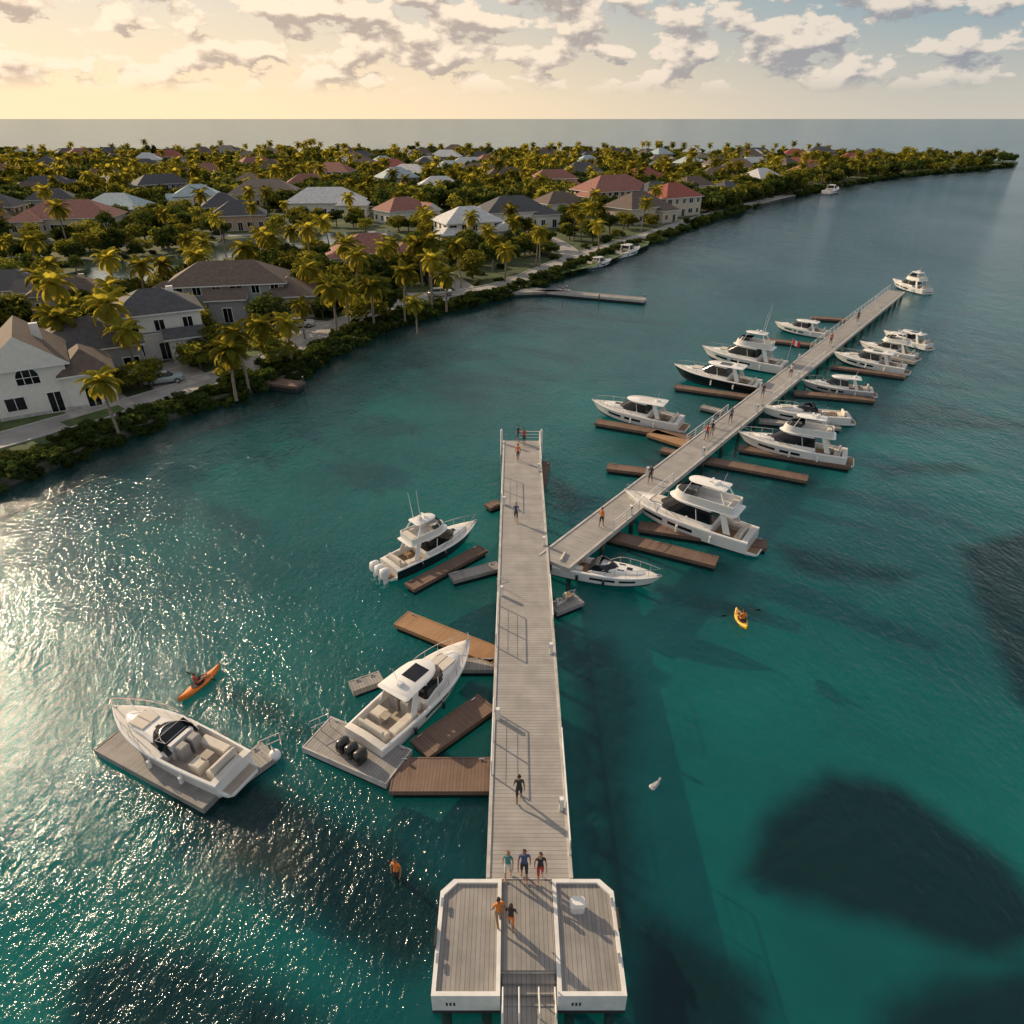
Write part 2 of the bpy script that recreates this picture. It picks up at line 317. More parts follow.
    if fly:
        m=MB(); fx0=cock*L-.12*L; fx1=cf*L-.01*L; fz=zr+.112; fh=.058*L
        m.loft([outl(fx0,fx1+.02*L,ww*.84,ww*.78,.15*L,fz),outl(fx0,fx1,ww*.88,ww*.80,.14*L,fz+fh),outl(fx0+.07,fx1-.1,ww*.82,ww*.74,.12*L,fz+fh),outl(fx0+.07,fx1-.1,ww*.82,ww*.74,.12*L,fz+.03)],[ix['gel'],ix['gel'],ix['gel']],True,True)
        sc=[p for p in outl(fx1-.12*L,fx1-.01*L,ww*.78,ww*.76,.13*L,fz+fh)][2:-2]
        s2=[(p[0]-.05*L*.6,p[1]*.9,p[2]+.035*L) for p in sc]
        m.loft([sc,s2,[(p[0]-.03,p[1]*.98,p[2]) for p in sc]],ix['glass'],False,False)
        m.cush(fx0+.15,fx0+.55,-ww*.7,ww*.7,fz+.03,fz+.45,ix['cush']); m.cush(fx0+.55,fx0+.14*L,ww*.45,ww*.72,fz+.03,fz+.42,ix['cush'])
        m.cush(fx1-.15*L,fx1-.11*L,-ww*.45,-ww*.05,fz+.03,fz+.6,ix['cushg']); m.cush(fx1-.10*L,fx1-.06*L,-ww*.5,ww*.1,fz+.03,fz+.5,ix['gel'])
        tz=fz+.145*L
        ta,tb=fx0+.10*L,fx1-.09*L
        m.loft([outl(ta,tb,ww*.60,ww*.52,.06*L,tz),outl(ta-.02*L,tb+.01*L,ww*.66,ww*.58,.07*L,tz+.05),outl(ta,tb,ww*.58,ww*.50,.06*L,tz+.10)],ix['gel'])
        for sg in(-1,1):
            m.cyl((ta-.03*L,sg*ww*.8,fz+fh),(ta+.02*L,sg*ww*.56,tz+.02),.07,.055,6,ix['gel'])
            m.cyl((tb+.01*L,sg*ww*.74,fz+fh),(tb-.03*L,sg*ww*.50,tz+.02),.035,.03,6,ix['gel'])
        m.loft([outl(ta+.04*L,ta+.08*L,.22,.22,.16,tz+.1),outl(ta+.045*L,ta+.075*L,.16,.16,.12,tz+.38)],ix['gel'])
        m.box(ta+.10*L,ta+.115*L,-.35,.35,tz+.28,tz+.36,ix['gel']); m.cyl((ta+.107*L,0,tz+.1),(ta+.107*L,0,tz+.28),.06,.05,6,ix['gel'])
        m.obj('flybridge',mats,root,35); ztop=tz+.1; ax=ta
    else: ztop=zr+.1; ax=cock*L-.08*L
    m=MB()
    if ant and top!='open':
        for sg,h in((-1,.33*L),(1,.26*L)): m.cyl((ax+.03*L,sg*ww*.5,ztop-.03),(ax+.0*L,sg*ww*.55,ztop+h),.03,.012,5,ix['gel'])
    elif top!='open': m.cyl((ax+.03*L,ww*.3,ztop-.03),(ax,ww*.3,ztop+.12*L),.02,.01,5,ix['gel'])
    cx0=.06*L; ci=hb(.1)-.24
    m.cush(cx0,cx0+.55,-ci*.75,ci*.75,floor,floor+.45,ix['cush']); m.cush(cx0,cx0+.16,-ci*.75,ci*.75,floor+.46,floor+.85,ix['cush'])
    m.cush(cx0+.6,cock*L-.08*L,-ci,-ci+.5,floor,floor+.45,ix['cush'])
    if cock>.38:
        m.cush(cock*L-.10*L,cock*L-.045*L,ci*.1,ci*.6,floor,floor+.9,ix['cushg']); m.cush(cock*L-.10*L,cock*L-.045*L,-ci*.6,-ci*.1,floor,floor+.9,ix['cushg'])
        m.cush(cx0+.9,cx0+1.6,ci*.2,ci*.85,floor,floor+.5,ix['cush'])
        m.box(cock*L-.03*L,cock*L-.005*L,-ci*.7,ci*.7,floor,floor+.95,ix['gel'])
    m.box(cx0+.9,cx0+1.4,-.2,.3,floor+.55,floor+.6,ix['teak']); m.cyl((cx0+1.15,.05,floor),(cx0+1.15,.05,floor+.55),.05,.05,6,ix['steel'])
    m.obj('cockpit_seating',mats,root,35)
    m=MB()
    for sg in(-1,1):
        pts=[];lo=[]
        for i in range(11):
            s_=.50+.485*i/10; y=sg*max(.02,hb(s_)-.10); z=zs(s_)+.03
            hgt=.55*min(1,.25+i/3); pts.append((s_*L-.02,y*.97,z+hgt)); lo.append((s_*L-.02,y,z))
            if i%2==0: m.cyl(lo[-1],pts[-1],.014,.014,4,ix['steel'])
        m.tube(pts,.018,4,ix['steel'])
        for s_ in(.25,.5):
            y=sg*(hb(s_)+.12); m.cyl((s_*L,y,zs(s_)*.35),(s_*L,y,zs(s_)*.75),.10,.10,7,ix['gel' if sg>0 else 'boot']); m.cyl((s_*L,y,zs(s_)*.75),(s_*L,sg*(hb(s_)-.05),zs(s_)+.03),.012,.012,4,ix['gel'])
    m.box(.955*L,.99*L,-.06,.06,zs(1)-.02,zs(1)+.1,ix['steel'])
    m.obj('bow_rail',mats,root)
    if outb:
        m=MB(); oc=ix['blackp'] if obcol=='black' else ix['gel']
        for i in range(outb):
            y=(i-(outb-1)/2)*.62; e=-.045*L-.35
            o=lambda a,b,w,z:[(p[0]+e,p[1]+y,p[2]) for p in outl(a,b,w,w*.95,(b-a)*.35,z,6,.1)]
            m.loft([o(-.18,.22,.10,-.3),o(-.16,.2,.1,.45),o(-.36,.34,.22,.55),o(-.40,.38,.25,.85),o(-.34,.34,.23,1.12),o(-.22,.2,.13,1.22)],oc)
            m.cyl((e-.3,y,-.3),(e+.3,y,-.3),.07,.05,6,oc)
            for k in range(3):
                a=k*2.094; m.add([(e-.34,y,-.3),(e-.36,y+.22*math.cos(a),-.3+.22*math.sin(a)),(e-.30,y+.2*math.cos(a+.6),-.3+.2*math.sin(a+.6))],[(0,1,2)],oc)
        m.obj('outboard_engines',mats,root,40)
    if flag:
        m=MB(); m.cyl((-.0,0,Fb),(-.25,0,Fb+3.0),.025,.018,5,ix['gel'])
        vs=[];nx=7
        for j in range(2):
            for i in range(nx): vs.append((-.25-.15*i,.08*math.sin(i*1.1),Fb+2.95-.7*j-.05*i))
        m.add(vs,[(i,i+1,nx+i+1,nx+i) for i in range(nx-1)],[ix['red'] if i<2 or i>3 else ix['gel'] for i in range(nx-1)])
        m.obj('flag',mats,root)
    return root
# ------------------------------------------------------------ docks
def dock(name,a,b,width,z=.6,mt='fgrey',piles=True,thick=.25,trim=None):
    A=P(a[0],a[1],z);Bp=P(b[0],b[1],z); d=Bp-A; L=d.length; rot=math.atan2(d.y,d.x)
    root=empty(name,(A.x,A.y,0),rot); m=MB(); h=width/2
    m.box(0,L,-h+.08,h-.08,z-.06,z,0)
    for sg in(-1,1): m.box(0,L,sg*h-.08 if sg>0 else -h,sg*h if sg>0 else -h+.08,z-thick,z+.02,1)
    m.box(-.08,0,-h,h,z-thick,z+.02,1); m.box(L,L+.08,-h,h,z-thick,z+.02,1)
    m.box(.05,L-.05,-h+.12,h-.12,-.25,z-.07,2)
    for i in range(max(2,int(L/2.5))):
        x=.4+(L-.8)*i/max(1,int(L/2.5)-1 or 1)
        if x<L: m.box(x-.14,x+.14,h-.2,h-.14,z+.06,z+.1,3); m.box(x-.04,x+.04,h-.2,h-.14,z,z+.06,3)
    m.obj('deck',[M[mt],M[trim or mt],M['rub'],M['steel']],root)
    if piles:
        m=MB(); k=max(1,int(L/6))
        for i in range(k+1):
            x=.3+(L-.6)*i/k; sg=1 if i%2 else -1
            m.cyl((x,sg*(h+.11),-2.6),(x,sg*(h+.11),z+.5),.10,.095,8,0); m.cyl((x,sg*(h+.11),z+.5),(x,sg*(h+.11),z+.6),.11,.02,8,1)
        m.obj('piles',[M['pile'],M['whitep']],root,40)
    return root,L
def rails(root,segs,z,h=1.0,mt='whitep',gap=2.2):
    m=MB()
    for a,b in segs:
        a=Vector(a);b=Vector(b); L=(b-a).length; k=max(1,round(L/gap))
        for i in range(k+1):
            p=a.lerp(b,i/k); m.box(p.x-.03,p.x+.03,p.y-.03,p.y+.03,z,z+h,0)
        m.cyl((a.x,a.y,z+h),(b.x,b.y,z+h),.03,.03,5,0)
        for q in(.35,.68): m.cyl((a.x,a.y,z+h*q),(b.x,b.y,z+h*q),.012,.012,4,0)
    m.obj('railing',[M[mt]],root)
def pier(name,a,b,width,z=DECK):
    L=(b-a).length; rot=math.atan2(b.y-a.y,b.x-a.x); root=empty(name,(a.x,a.y,0),rot); h=width/2; m=MB()
    m.box(0,L,-h+.16,h-.16,z-.1,z,0)
    for y0,y1 in((-h,-h+.16),(h-.16,h)): m.box(0,L,y0,y1,z-.35,z+.05,1)
    for y in(-h*.6,0,h*.6): m.box(.1,L-.1,y-.12,y+.12,z-.45,z-.11,2)
    m.box(-.05,0,-h,h,z-.35,z+.0,1); m.box(L,L+.05,-h,h,z-.35,z+.0,1)
    m.obj('deck',[M['pier'],M['concrete'],M['pile']],root)
    m=MB(); k=int(L/4.5)
    for i in range(k+1):
        x=.4+(L-.8)*i/k
        for y in(-h+.3,h-.3): m.cyl((x,y,-2.6),(x,y,z-.46),.17,.17,9,0)
        m.box(x-.12,x+.12,-h+.05,h-.05,z-.62,z-.46,0)
    m.obj('piles',[M['pile']],root,40); return root,L
a=P(529.5,878,DECK); b=P(521.5,441,DECK); W=3.55
root,L=pier('main_pier',a,b,W)
h=W/2-.08
rails(root,[((1,-h,0),(7,-h,0)),((15.8,-h,0),(20,-h,0)),((5,h,0),(9,h,0)),((14,h,0),(18,h,0)),((31,h,0),(36,h,0)),((L-6,-h,0),(L,-h,0)),((L,-h,0),(L,h*.2,0))],DECK+.05,.95)
m=MB()
for y in(h+.2,-h-.2): 
    m.cyl((L-.5,y,-2.6),(L-.5,y,DECK+1.3),.13,.12,9,0); m.cyl((L-.5,y,DECK+1.3),(L-.5,y,DECK+1.5),.14,.02,9,0)
m.obj('mooring_posts',[M['whitep']],root,40)
m=MB()
for i,x in enumerate((3.2,8.5,13.5,19,25,31,37)):
    y=(h-.22)*(1 if i%2 else -1); m.box(x-.10,x+.10,y-.09,y+.09,DECK,DECK+.75,0); m.box(x-.08,x+.08,y-.10,y+.10,DECK+.45,DECK+.66,1)
m.obj('power_pedestals',[M['whitep'],M['blackp']],root)
c=P(571,548,DECK); c2=P(897,291,DECK)
c=c+ (c-c2).normalized()*2.2
root2,L2=pier('diagonal_pier',c,c2,2.7,DECK-.006)
rails(root2,[((6,-1.27,0),(16,-1.27,0)),((24,1.27,0),(34,1.27,0)),((40,-1.27,0),(60,-1.27,0)),((62,1.27,0),(L2,1.27,0))],DECK+.04,.9)
m=MB()
for i in range(14):
    x=9+i*6.8; y=1.05 if i%2 else -1.05
    m.box(x-.12,x+.12,y-.1,y+.1,DECK,DECK+.85,0); m.box(x-.09,x+.09,y-.12,y+.12,DECK+.5,DECK+.75,1)
m.obj('power_pedestals',[M['whitep'],M['blackp']],root2)
# T-head platform
plat=empty('pier_platform')
y0=P(500,998,DECK).y; y1=P(500,881,DECK).y
xl,xr=-2.85,4.05; xc0,xc1=-.42,1.62
m=MB()
def slab(x0,x1,ch):
    c_=.5
    if ch<0: o=[(x0,y0),(x1,y0),(x1,y1),(x0+c_,y1),(x0,y1-c_)]
    else: o=[(x0,y0),(x1,y0),(x1,y1-c_),(x1-c_,y1),(x0,y1)]
    cx=sum(p[0] for p in o)/5; cy=sum(p[1] for p in o)/5
    def sh(k): return [(p[0]+(k if p[0]<cx else -k),p[1]+(k if p[1]<cy else -k)) for p in o]
    i1=sh(.15)
    r=lambda o_,z:[(p[0],p[1],z) for p in o_]
    m.loft([r(o,.05),r(o,.28)],1,True,False); m.loft([r(o,.28),r(o,DECK+.14),r(i1,DECK+.14),r(i1,DECK+.02)],[0,0,0],False,False)
    m.add(r(i1,DECK+.02),[tuple(range(5))],2)
    for k in range(3): m.box(x0+.5+.13*k,x0+.57+.13*k,y0-.012,y0,.62,.82,1)
slab(xl,xc0,-1); slab(xc1,xr,1)
plo=m.obj('side_decks',[M['whitep'],M['rub'],M['fgrey']],plat)
m=MB(); 
m.box(xc0+.02,xc1-.02,y0+.9,y1+.02,DECK-.1,DECK+.004,0); m.box(xc0+.02,xc1-.02,y0+.9,y1,DECK-.5,DECK-.11,1)
m.obj('centre_deck',[M['fgrey'],M['concrete']],plat)
m=MB()
for k in range(3): m.box(xc0+.05,xc1-.05,y0+.9-.3*(k+1),y0+.9-.3*k,DECK-.2-.17*(k+1),DECK-.05-.17*(k+1),0)
m.box(xc0+.1,xc1-.1,y0-7,y0,DECK-.75,DECK-.6,0); m.box(xc0+.04,xc0+.1,y0-7,y0,DECK-.85,DECK-.5,1); m.box(xc1-.1,xc1-.04,y0-7,y0,DECK-.85,DECK-.5,1)
for x in(xc0+.1,xc1-.1,(xc0+xc1)/2-.35,(xc0+xc1)/2+.35):
    m.cyl((x,y0+.2,DECK-.6),(x,y0+.2,DECK+.3),.03,.03,6,1); m.cyl((x,y0-.6,DECK-.6),(x,y0-.6,DECK+.3),.03,.03,6,1); m.cyl((x,y0-.6,DECK+.3),(x,y0+.2,DECK+.3),.03,.03,6,1)
m.obj('gangway_steps',[M['fgrey'],M['whitep']],plat)
m=MB()
for x in(xl+.4,xl+1.9,xr-.4,xr-1.9):
    for y in(y0+.4,y1-.4): m.cyl((x,y,-2.6),(x,y,.06),.2,.2,9,0)
m.obj('piles',[M['pile']],plat)
m=MB()
for x in(xl+.12,xr-.12):
    for y in(y0+1.2,y1-1.0): m.box(x-.05,x+.05,y-.17,y+.17,DECK+.20,DECK+.26,0); m.box(x-.03,x+.03,y-.05,y+.05,DECK+.13,DECK+.22,0)
m.box(xr-.02,xr+.06,y0+2.2,y0+3.0,DECK-.2,DECK+.35,1)
m.box(xl-.06,xl+.02,y0+1.6,y0+2.3,DECK-.2,DECK+.3,1)
m.obj('cleats_and_fenders',[M['steel'],M['rub']],plat)
p=P(578,905,DECK+.3); m=MB()
m.loft([outl(-.28,.28,.2,.2,.12,0,5,.1),outl(-.28,.28,.2,.2,.12,.42,5,.1),outl(-.32,.32,.24,.24,.12,.44,5,.1),outl(-.26,.26,.18,.18,.1,.58,5,.1)],0)
m.obj('dock_box',[M['gel']],None,40,(p.x,p.y,DECK+.02),0)
FD=[((420,748),(486,702),1.5,'fbrown'),((394,774),(489,774),2.0,'fbrown'),((402,618),(497,656),1.5,'forange'),((440,664),(496,664),1.0,'fgrey'),
 ((410,586),(482,548),1.05,'fbrown'),((452,577),(498,565),1.0,'fgrey'),((499,502),(488,506),.9,'fbrown'),((546,462),(540,490),.8,'fbrown'),
 ((600,532),(716,561),1.35,'fbrown'),((640,525),(766,544),1.3,'fbrown'),((705,459),(807,478),1.3,'fbrown'),((740,447),(850,465),1.2,'fbrown'),
 ((608,466),(658,472),1.2,'fbrown'),((652,432),(702,448),1.8,'forange'),((597,421),(690,437),1.3,'fbrown'),((662,449),(700,457),1.0,'fbrown'),
 ((676,386),(768,399),1.3,'fbrown'),((702,406),(722,411),1.0,'fgrey'),((795,392),(874,399),1.3,'fbrown'),
 ((766,339),(836,347),1.3,'fbrown'),((812,317),(858,320),1.4,'fbrown'),((760,420),(840,427),1.0,'fgrey'),((832,366),(905,376),1.0,'fbrown'),
 ((862,350),(915,362),1.0,'fgrey'),((553,608),(578,598),1.2,'fgrey')]
for a_,b_,w_,mt in FD: dock('finger_dock',a_,b_,w_,.38,mt,False,.25)
dock('floating_dock',(318,732),(398,766),2.3,.42,'fgrey',False,.35,'concrete')
dock('floating_dock',(352,686),(380,676),.9,.42,'fgrey',False,.35)
dock('floating_dock',(108,740),(214,796),1.5,.36,'fgrey',False,.34)
dock('floating_dock',(232,775),(268,750),1.4,.36,'fgrey',False,.34)
dock('floating_dock',(520,288),(645,299),2.2,.7,'fgrey',True,.4,'concrete')
dock('floating_dock',(508,292),(570,290),1.8,.7,'fgrey',True,.4)
dock('shore_dock',(250,378),(300,384),2.0,.8,'fbrown',True,.3)
# grab rails at the outer ends of the floats
for px,py,n_ in((262,755,2),(312,735,2),(497,590,1)):
    p=P(px,py,.42); m=MB()
    for k in range(n_+1): m.cyl((.5*k,0,0),(.5*k,0,.95),.022,.022,5,0)
    for z in(.5,.95): m.cyl((0,0,z),(.5*n_,0,z),.02,.02,5,0)
    m.obj('dock_ladder_rail',[M['steel']],None,None,(p.x,p.y,.42),.6)
for px,py in((275,755),):
    p=P(px,py,.3); bpy.ops.mesh.primitive_uv_sphere_add(segments=16,ring_count=10,radius=.3,location=p); o=bpy.context.object; o.name='mooring_buoy'; o.data.materials.append(M['buoyw'])
    mm=MB(); mm.cyl((0,0,.25),(0,0,.42),.05,.05,8,0); t=mm.obj('lifting_eye',[M['steel']],o)
p=P(655,786,0); m=MB(); m.loft([outl(-.3,.3,.14,.1,.2,-.05,5),outl(-.32,.32,.18,.12,.2,.08,5),outl(-.2,.2,.1,.07,.15,.2,5)],0); m.cyl((.25,0,.15),(.38,0,.30),.05,.05,6,0)
m.obj('mooring_float',[M['greyh']],None,40,(p.x,p.y,0),.7)
# boats
boat('motor_yacht',(232,763),(112,706),.31,zoff=.2,top='open',cock=.42,seed=2,hullwin=False,stripe='hullc',hull='gel',sole='sole')
boat('outboard_cruiser',(362,734),(470,640),.34,top='hard',outb=3,cock=.40,seed=2,stripe='boot',sole='sole')
boat('outboard_cruiser',(388,560),(477,520),.30,hull='navy',top='hard',fly=True,outb=3,obcol='white',cock=.32,ant=True,seed=1,hullwin=False)
boat('sport_boat',(556,554),(662,575),.28,top='open',cock=.36,seed=1,hull='gel')
boat('flybridge_yacht',(754,534),(624,494),.29,top='hard',fly=True,cock=.26,seed=2)
boat('flybridge_yacht',(848,451),(738,434),.28,top='hard',fly=True,cock=.28,seed=1)
boat('sport_boat',(850,412),(760,407),.25,top='open',cock=.36,seed=2)
boat('motor_yacht',(874,386),(802,379),.28,top='hard',cock=.34,seed=3,hull='greyh')
boat('motor_yacht',(907,364),(833,352),.28,top='hard',cock=.34,seed=4)
boat('flybridge_yacht',(918,351),(860,340),.28,top='hard',fly=True,cock=.3,seed=5)
boat('motor_yacht',(931,341),(884,329),.30,top='hard',cock=.3,seed=2)
boat('motor_yacht',(682,418),(592,402),.31,top='hard',cock=.33,seed=1,hull='gel')
boat('sport_yacht',(760,382),(674,367),.30,hull='blackh',top='hard',cock=.33,seed=2)
boat('flybridge_yacht',(786,363),(702,349),.28,top='hard',fly=True,cock=.3,seed=2,ant=True,flag=True)
boat('motor_yacht',(828,329),(775,321),.32,top='hard',cock=.33,seed=1)
boat('pilot_boat',(929,287),(903,281),.40,top='hard',fly=True,cock=.3,seed=1,Lset=8.0)
boat('tender_boat',(555,604),(576,592),.38,top='open',cock=.5,seed=1,zref=.6,hull='greyh',hullwin=False)
for s_,b_ in(((588,262),(612,258)),((617,252),(640,247)),((826,191),(838,189))):
    boat('moored_motorboat',s_,b_,.33,top='hard',cock=.42,seed=1)
# ------------------------------------------------------------ people
def pm(n,c): 
    if n not in M: M[n]=mat(n,c,.8,var=.08)
    return M[n]
SK=[('skin_light',(.48,.28,.19)),('skin_tan',(.33,.18,.11)),('skin_dark',(.13,.07,.045))]
CL={'blue':(.05,.09,.2),'dark':(.03,.03,.035),'white':(.65,.63,.6),'orange':(.7,.2,.03),'red':(.45,.05,.04),'teal':(.05,.25,.25),'khaki':(.3,.24,.15)}
def person(loc,head,shirt,pants,skin=1,hair=(.03,.02,.015),sit=False,stride=1,long=False,parent=None,h=1.75,name='person'):
    k=stride*.5
    V=[('pel',(0,0,.95),.115),('bel',(0,0,1.10),.095),('che',(0,.0,1.29),.115),('nk',(0,0,1.475),.048),('h1',(0,.012,1.57),.075),('h2',(0,.008,1.67),.084),('h3',(0,.0,1.72),.05)]
    for s,n in((-1,'l'),(1,'r')):
        sw=s*k
        V+=[('sh'+n,(s*.155,0,1.405),.046),('el'+n,(s*.215,-.02-.10*sw,1.14),.036),('wr'+n,(s*.225,.06-.22*sw,.91),.025),('ha'+n,(s*.22,.08-.25*sw,.83),.032)]
        if sit: V[-2]=('wr'+n,(s*.26,.32,1.13),.025); V[-1]=('ha'+n,(s*.25,.38,1.14),.032); 
        if sit: V+=[('hp'+n,(s*.09,.05,.92),.08),('kn'+n,(s*.13,.45,1.06),.055),('an'+n,(s*.11,.82,.90),.038),('to'+n,(s*.11,.90,1.0),.03)]
        else: V+=[('hp'+n,(s*.085,0,.87),.078),('kn'+n,(s*.09,.16*sw+.03,.48),.052),('an'+n,(s*.09,.34*sw-.02,.09+max(0,-sw)*.06),.036),('to'+n,(s*.10,.34*sw+.13,.035),.033)]
    idx={v[0]:i for i,v in enumerate(V)}
    E=[('pel','bel'),('bel','che'),('che','nk'),('nk','h1'),('h1','h2'),('h2','h3')]
    for n in'lr': E+=[('che','sh'+n),('sh'+n,'el'+n),('el'+n,'wr'+n),('wr'+n,'ha'+n),('pel','hp'+n),('hp'+n,'kn'+n),('kn'+n,'an'+n),('an'+n,'to'+n)]
    me=bpy.data.meshes.new('sk'); me.from_pydata([v[1] for v in V],[(idx[a],idx[b]) for a,b in E],[])
    o=bpy.data.objects.new('sk',me); scn.collection.objects.link(o)
    sk=o.modifiers.new('s','SKIN'); 
    if not me.skin_vertices: bpy.context.view_layer.update()
    for i,v in enumerate(V):
        r=v[2]; me.skin_vertices[0].data[i].radius=(r*1.12,r*(.8 if v[0] in('pel','bel','che') else 1.08)); me.skin_vertices[0].data[i].use_root=(i==0)
    ss=o.modifiers.new('ss','SUBSURF'); ss.levels=1
    dg=bpy.context.evaluated_depsgraph_get(); ev=bpy.data.meshes.new_from_object(o.evaluated_get(dg))
    m=MB(); vs=[v.co.copy() for v in ev.vertices]; fs=[];ms=[]
    for p in ev.polygons:
        c=p.center; fs.append(tuple(p.vertices)); ax=abs(c.x)
        if c.z>1.50: mi=3 if (c.z>1.69 or (c.z>1.60 and c.y<-.01) or (long and c.y<-.02)) else 0
        elif c.z>1.44 and ax<.1: mi=0
        elif ax>.175 and c.z<1.30 and not(sit and c.y>.5): mi=0
        elif c.z>.97 and not(sit and c.y>.18): mi=1
        elif sit: mi=2 if c.y<.5 else 0
        elif c.z>.50: mi=2
        elif c.z<.065: mi=4
        else: mi=0
        ms.append(mi)
    m.add(vs,fs,ms)
    for s,n in((-1,'l'),(1,'r')):
        hx=Vector(V[idx['ha'+n]][1]); dr=Vector((0,.25,-1)).normalized() if not sit else Vector((0,.5,-.8)).normalized()
        for i,ln in enumerate((.065,.078,.072,.055)):
            b0=hx+Vector((0,-.028+.019*i,0))+dr*.02; mid=b0+dr*ln*.6; e=mid+(dr+Vector((-s*.5,0,0))).normalized()*ln*.45
            m.cyl(b0,mid,.010,.009,5,0); m.cyl(mid,e,.009,.006,5,0)
        m.cyl(hx+Vector((-s*.01,.03,.01)),hx+Vector((-s*.02,.065,-.035)),.011,.008,5,0)
        m.cyl((s*.08,.0,1.60),(s*.095,-.01,1.63),.02,.015,6,0)
        m.cyl((s*.032,.083,1.635),(s*.032,.092,1.635),.011,.009,6,4)
    m.cyl((0,.08,1.63),(0,.11,1.595),.010,.014,5,0); m.cyl((-.022,.085,1.56),(.022,.085,1.56),.006,.006,5,5)
    if long: m.loft([[(x_*w,y_-.06,z) for x_,y_ in((-1,.2*w),(-.6,-.5*w),(.6,-.5*w),(1,.2*w))] for z,w in((1.70,.06),(1.60,.09),(1.42,.085),(1.34,.04))],3)
    bpy.data.objects.remove(o); 
    ob=m.obj(name,[pm(*SK[skin]),pm('cloth_'+shirt,CL[shirt]),pm('cloth_'+pants,CL[pants]),pm('hair_%d'%int(hair[0]*1000),hair),pm('shoe_dark',(.04,.035,.03)),pm('lips',(.3,.1,.08))],parent,50,loc,head)
    sc=h/1.75; ob.scale=(sc,sc,sc); return ob
def walker(px,py,head,*a,z=DECK+.005,**k):
    p=P(px,py,z); return person((p.x,p.y,z),math.radians(head),*a,**k)
walker(508,877,170,'teal','white',0,(.2,.12,.05),long=True,h=1.7)
walker(524,878,180,'blue','dark',1,h=1.9,stride=-1)
walker(540,880,185,'dark','red',0,(.05,.03,.02),long=True,h=1.78)
walker(519,802,0,'dark','dark',1,h=1.85)
walker(499,925,20,'orange','khaki',1,h=1.8,z=DECK+.02)
walker(511,929,-10,'dark','orange',1,(.04,.02,.01),long=True,h=1.66,z=DECK+.02,stride=-1)
walker(518,461,10,'orange','dark',1); walker(516,522,175,'blue','dark',0,stride=-1); walker(524,445,0,'red','dark',1); walker(518,442,60,'dark','blue',1)
for px,py,hd,s_,t_ in((601,527,-40,'orange','dark'),(650,483,140,'dark','dark'),(706,440,-40,'red','blue'),(711,437,-30,'dark','khaki'),(762,398,140,'dark','blue'),(790,377,-40,'white','dark'),(830,345,140,'red','dark'),(857,322,-35,'dark','dark'),(730,423,140,'blue','dark')):
    walker(px,py,hd,s_,t_,1,z=DECK)
p=P(397,876,0); person((p.x,p.y,-.62),math.radians(160),'orange','dark',1,name='wading_person',h=1.85,stride=.4)
def kayak(px,py,ang,L,mt,shirt):
    p=P(px,py,.1); root=empty('kayak',(p.x,p.y,0),ang); m=MB(); rings=[]
    for i in range(15):
        s_=i/14; w=.36*math.sin(math.pi*min(max(s_,.02),.98))**.75; z=.22+.16*(2*s_-1)**4
        x=(s_-.5)*L; rings.append([(x,0,-.12+.25*(2*s_-1)**4),(x,w*.8,-.02+.15*(2*s_-1)**4),(x,w,z-.06),(x,w*.8,z),(x,0,z+.05),(x,-w*.8,z),(x,-w,z-.06),(x,-w*.8,-.02+.15*(2*s_-1)**4)])
    m.loft(rings,0); m.loft([[(.42*math.cos(t)-.1,.24*math.sin(t),.22) for t in [k*math.pi/6 for k in range(12)]],[(.46*math.cos(t)-.1,.26*math.sin(t),.30) for t in [k*math.pi/6 for k in range(12)]],[(.38*math.cos(t)-.1,.2*math.sin(t),.285) for t in [k*math.pi/6 for k in range(12)]]],1)
    m.obj('hull',[M[mt],M['rub']],root,50)
    person((-.2,0,-.62),-math.pi/2,shirt,'dark',1,sit=True,parent=root,name='kayaker')
    m=MB(); a_=Vector((.16,-.85,.75)); b_=Vector((.22,.85,.35)); m.cyl(a_,b_,.016,.016,6,0)
    for e,sg in((a_,-1),(b_,1)):
        m.loft([[(e.x-.02,e.y,e.z-.03),(e.x+.02,e.y,e.z-.03),(e.x+.02,e.y,e.z+.03),(e.x-.02,e.y,e.z+.03)],[(e.x-.01,e.y+sg*.2,e.z-.1),(e.x+.01,e.y+sg*.2,e.z-.1),(e.x+.01,e.y+sg*.2,e.z+.08),(e.x-.01,e.y+sg*.2,e.z+.08)],[(e.x-.01,e.y+sg*.38,e.z-.06),(e.x+.01,e.y+sg*.38,e.z-.06),(e.x+.01,e.y+sg*.38,e.z+.04),(e.x-.01,e.y+sg*.38,e.z+.04)]],0)
    m.obj('paddle',[M['blackp']],root)
kd=P(216,670)-P(184,697)
kayak(200,684,math.atan2(kd.y,kd.x),3.0,'orange','red'); kayak(741,620,math.radians(94),1.9,'yellow','orange')
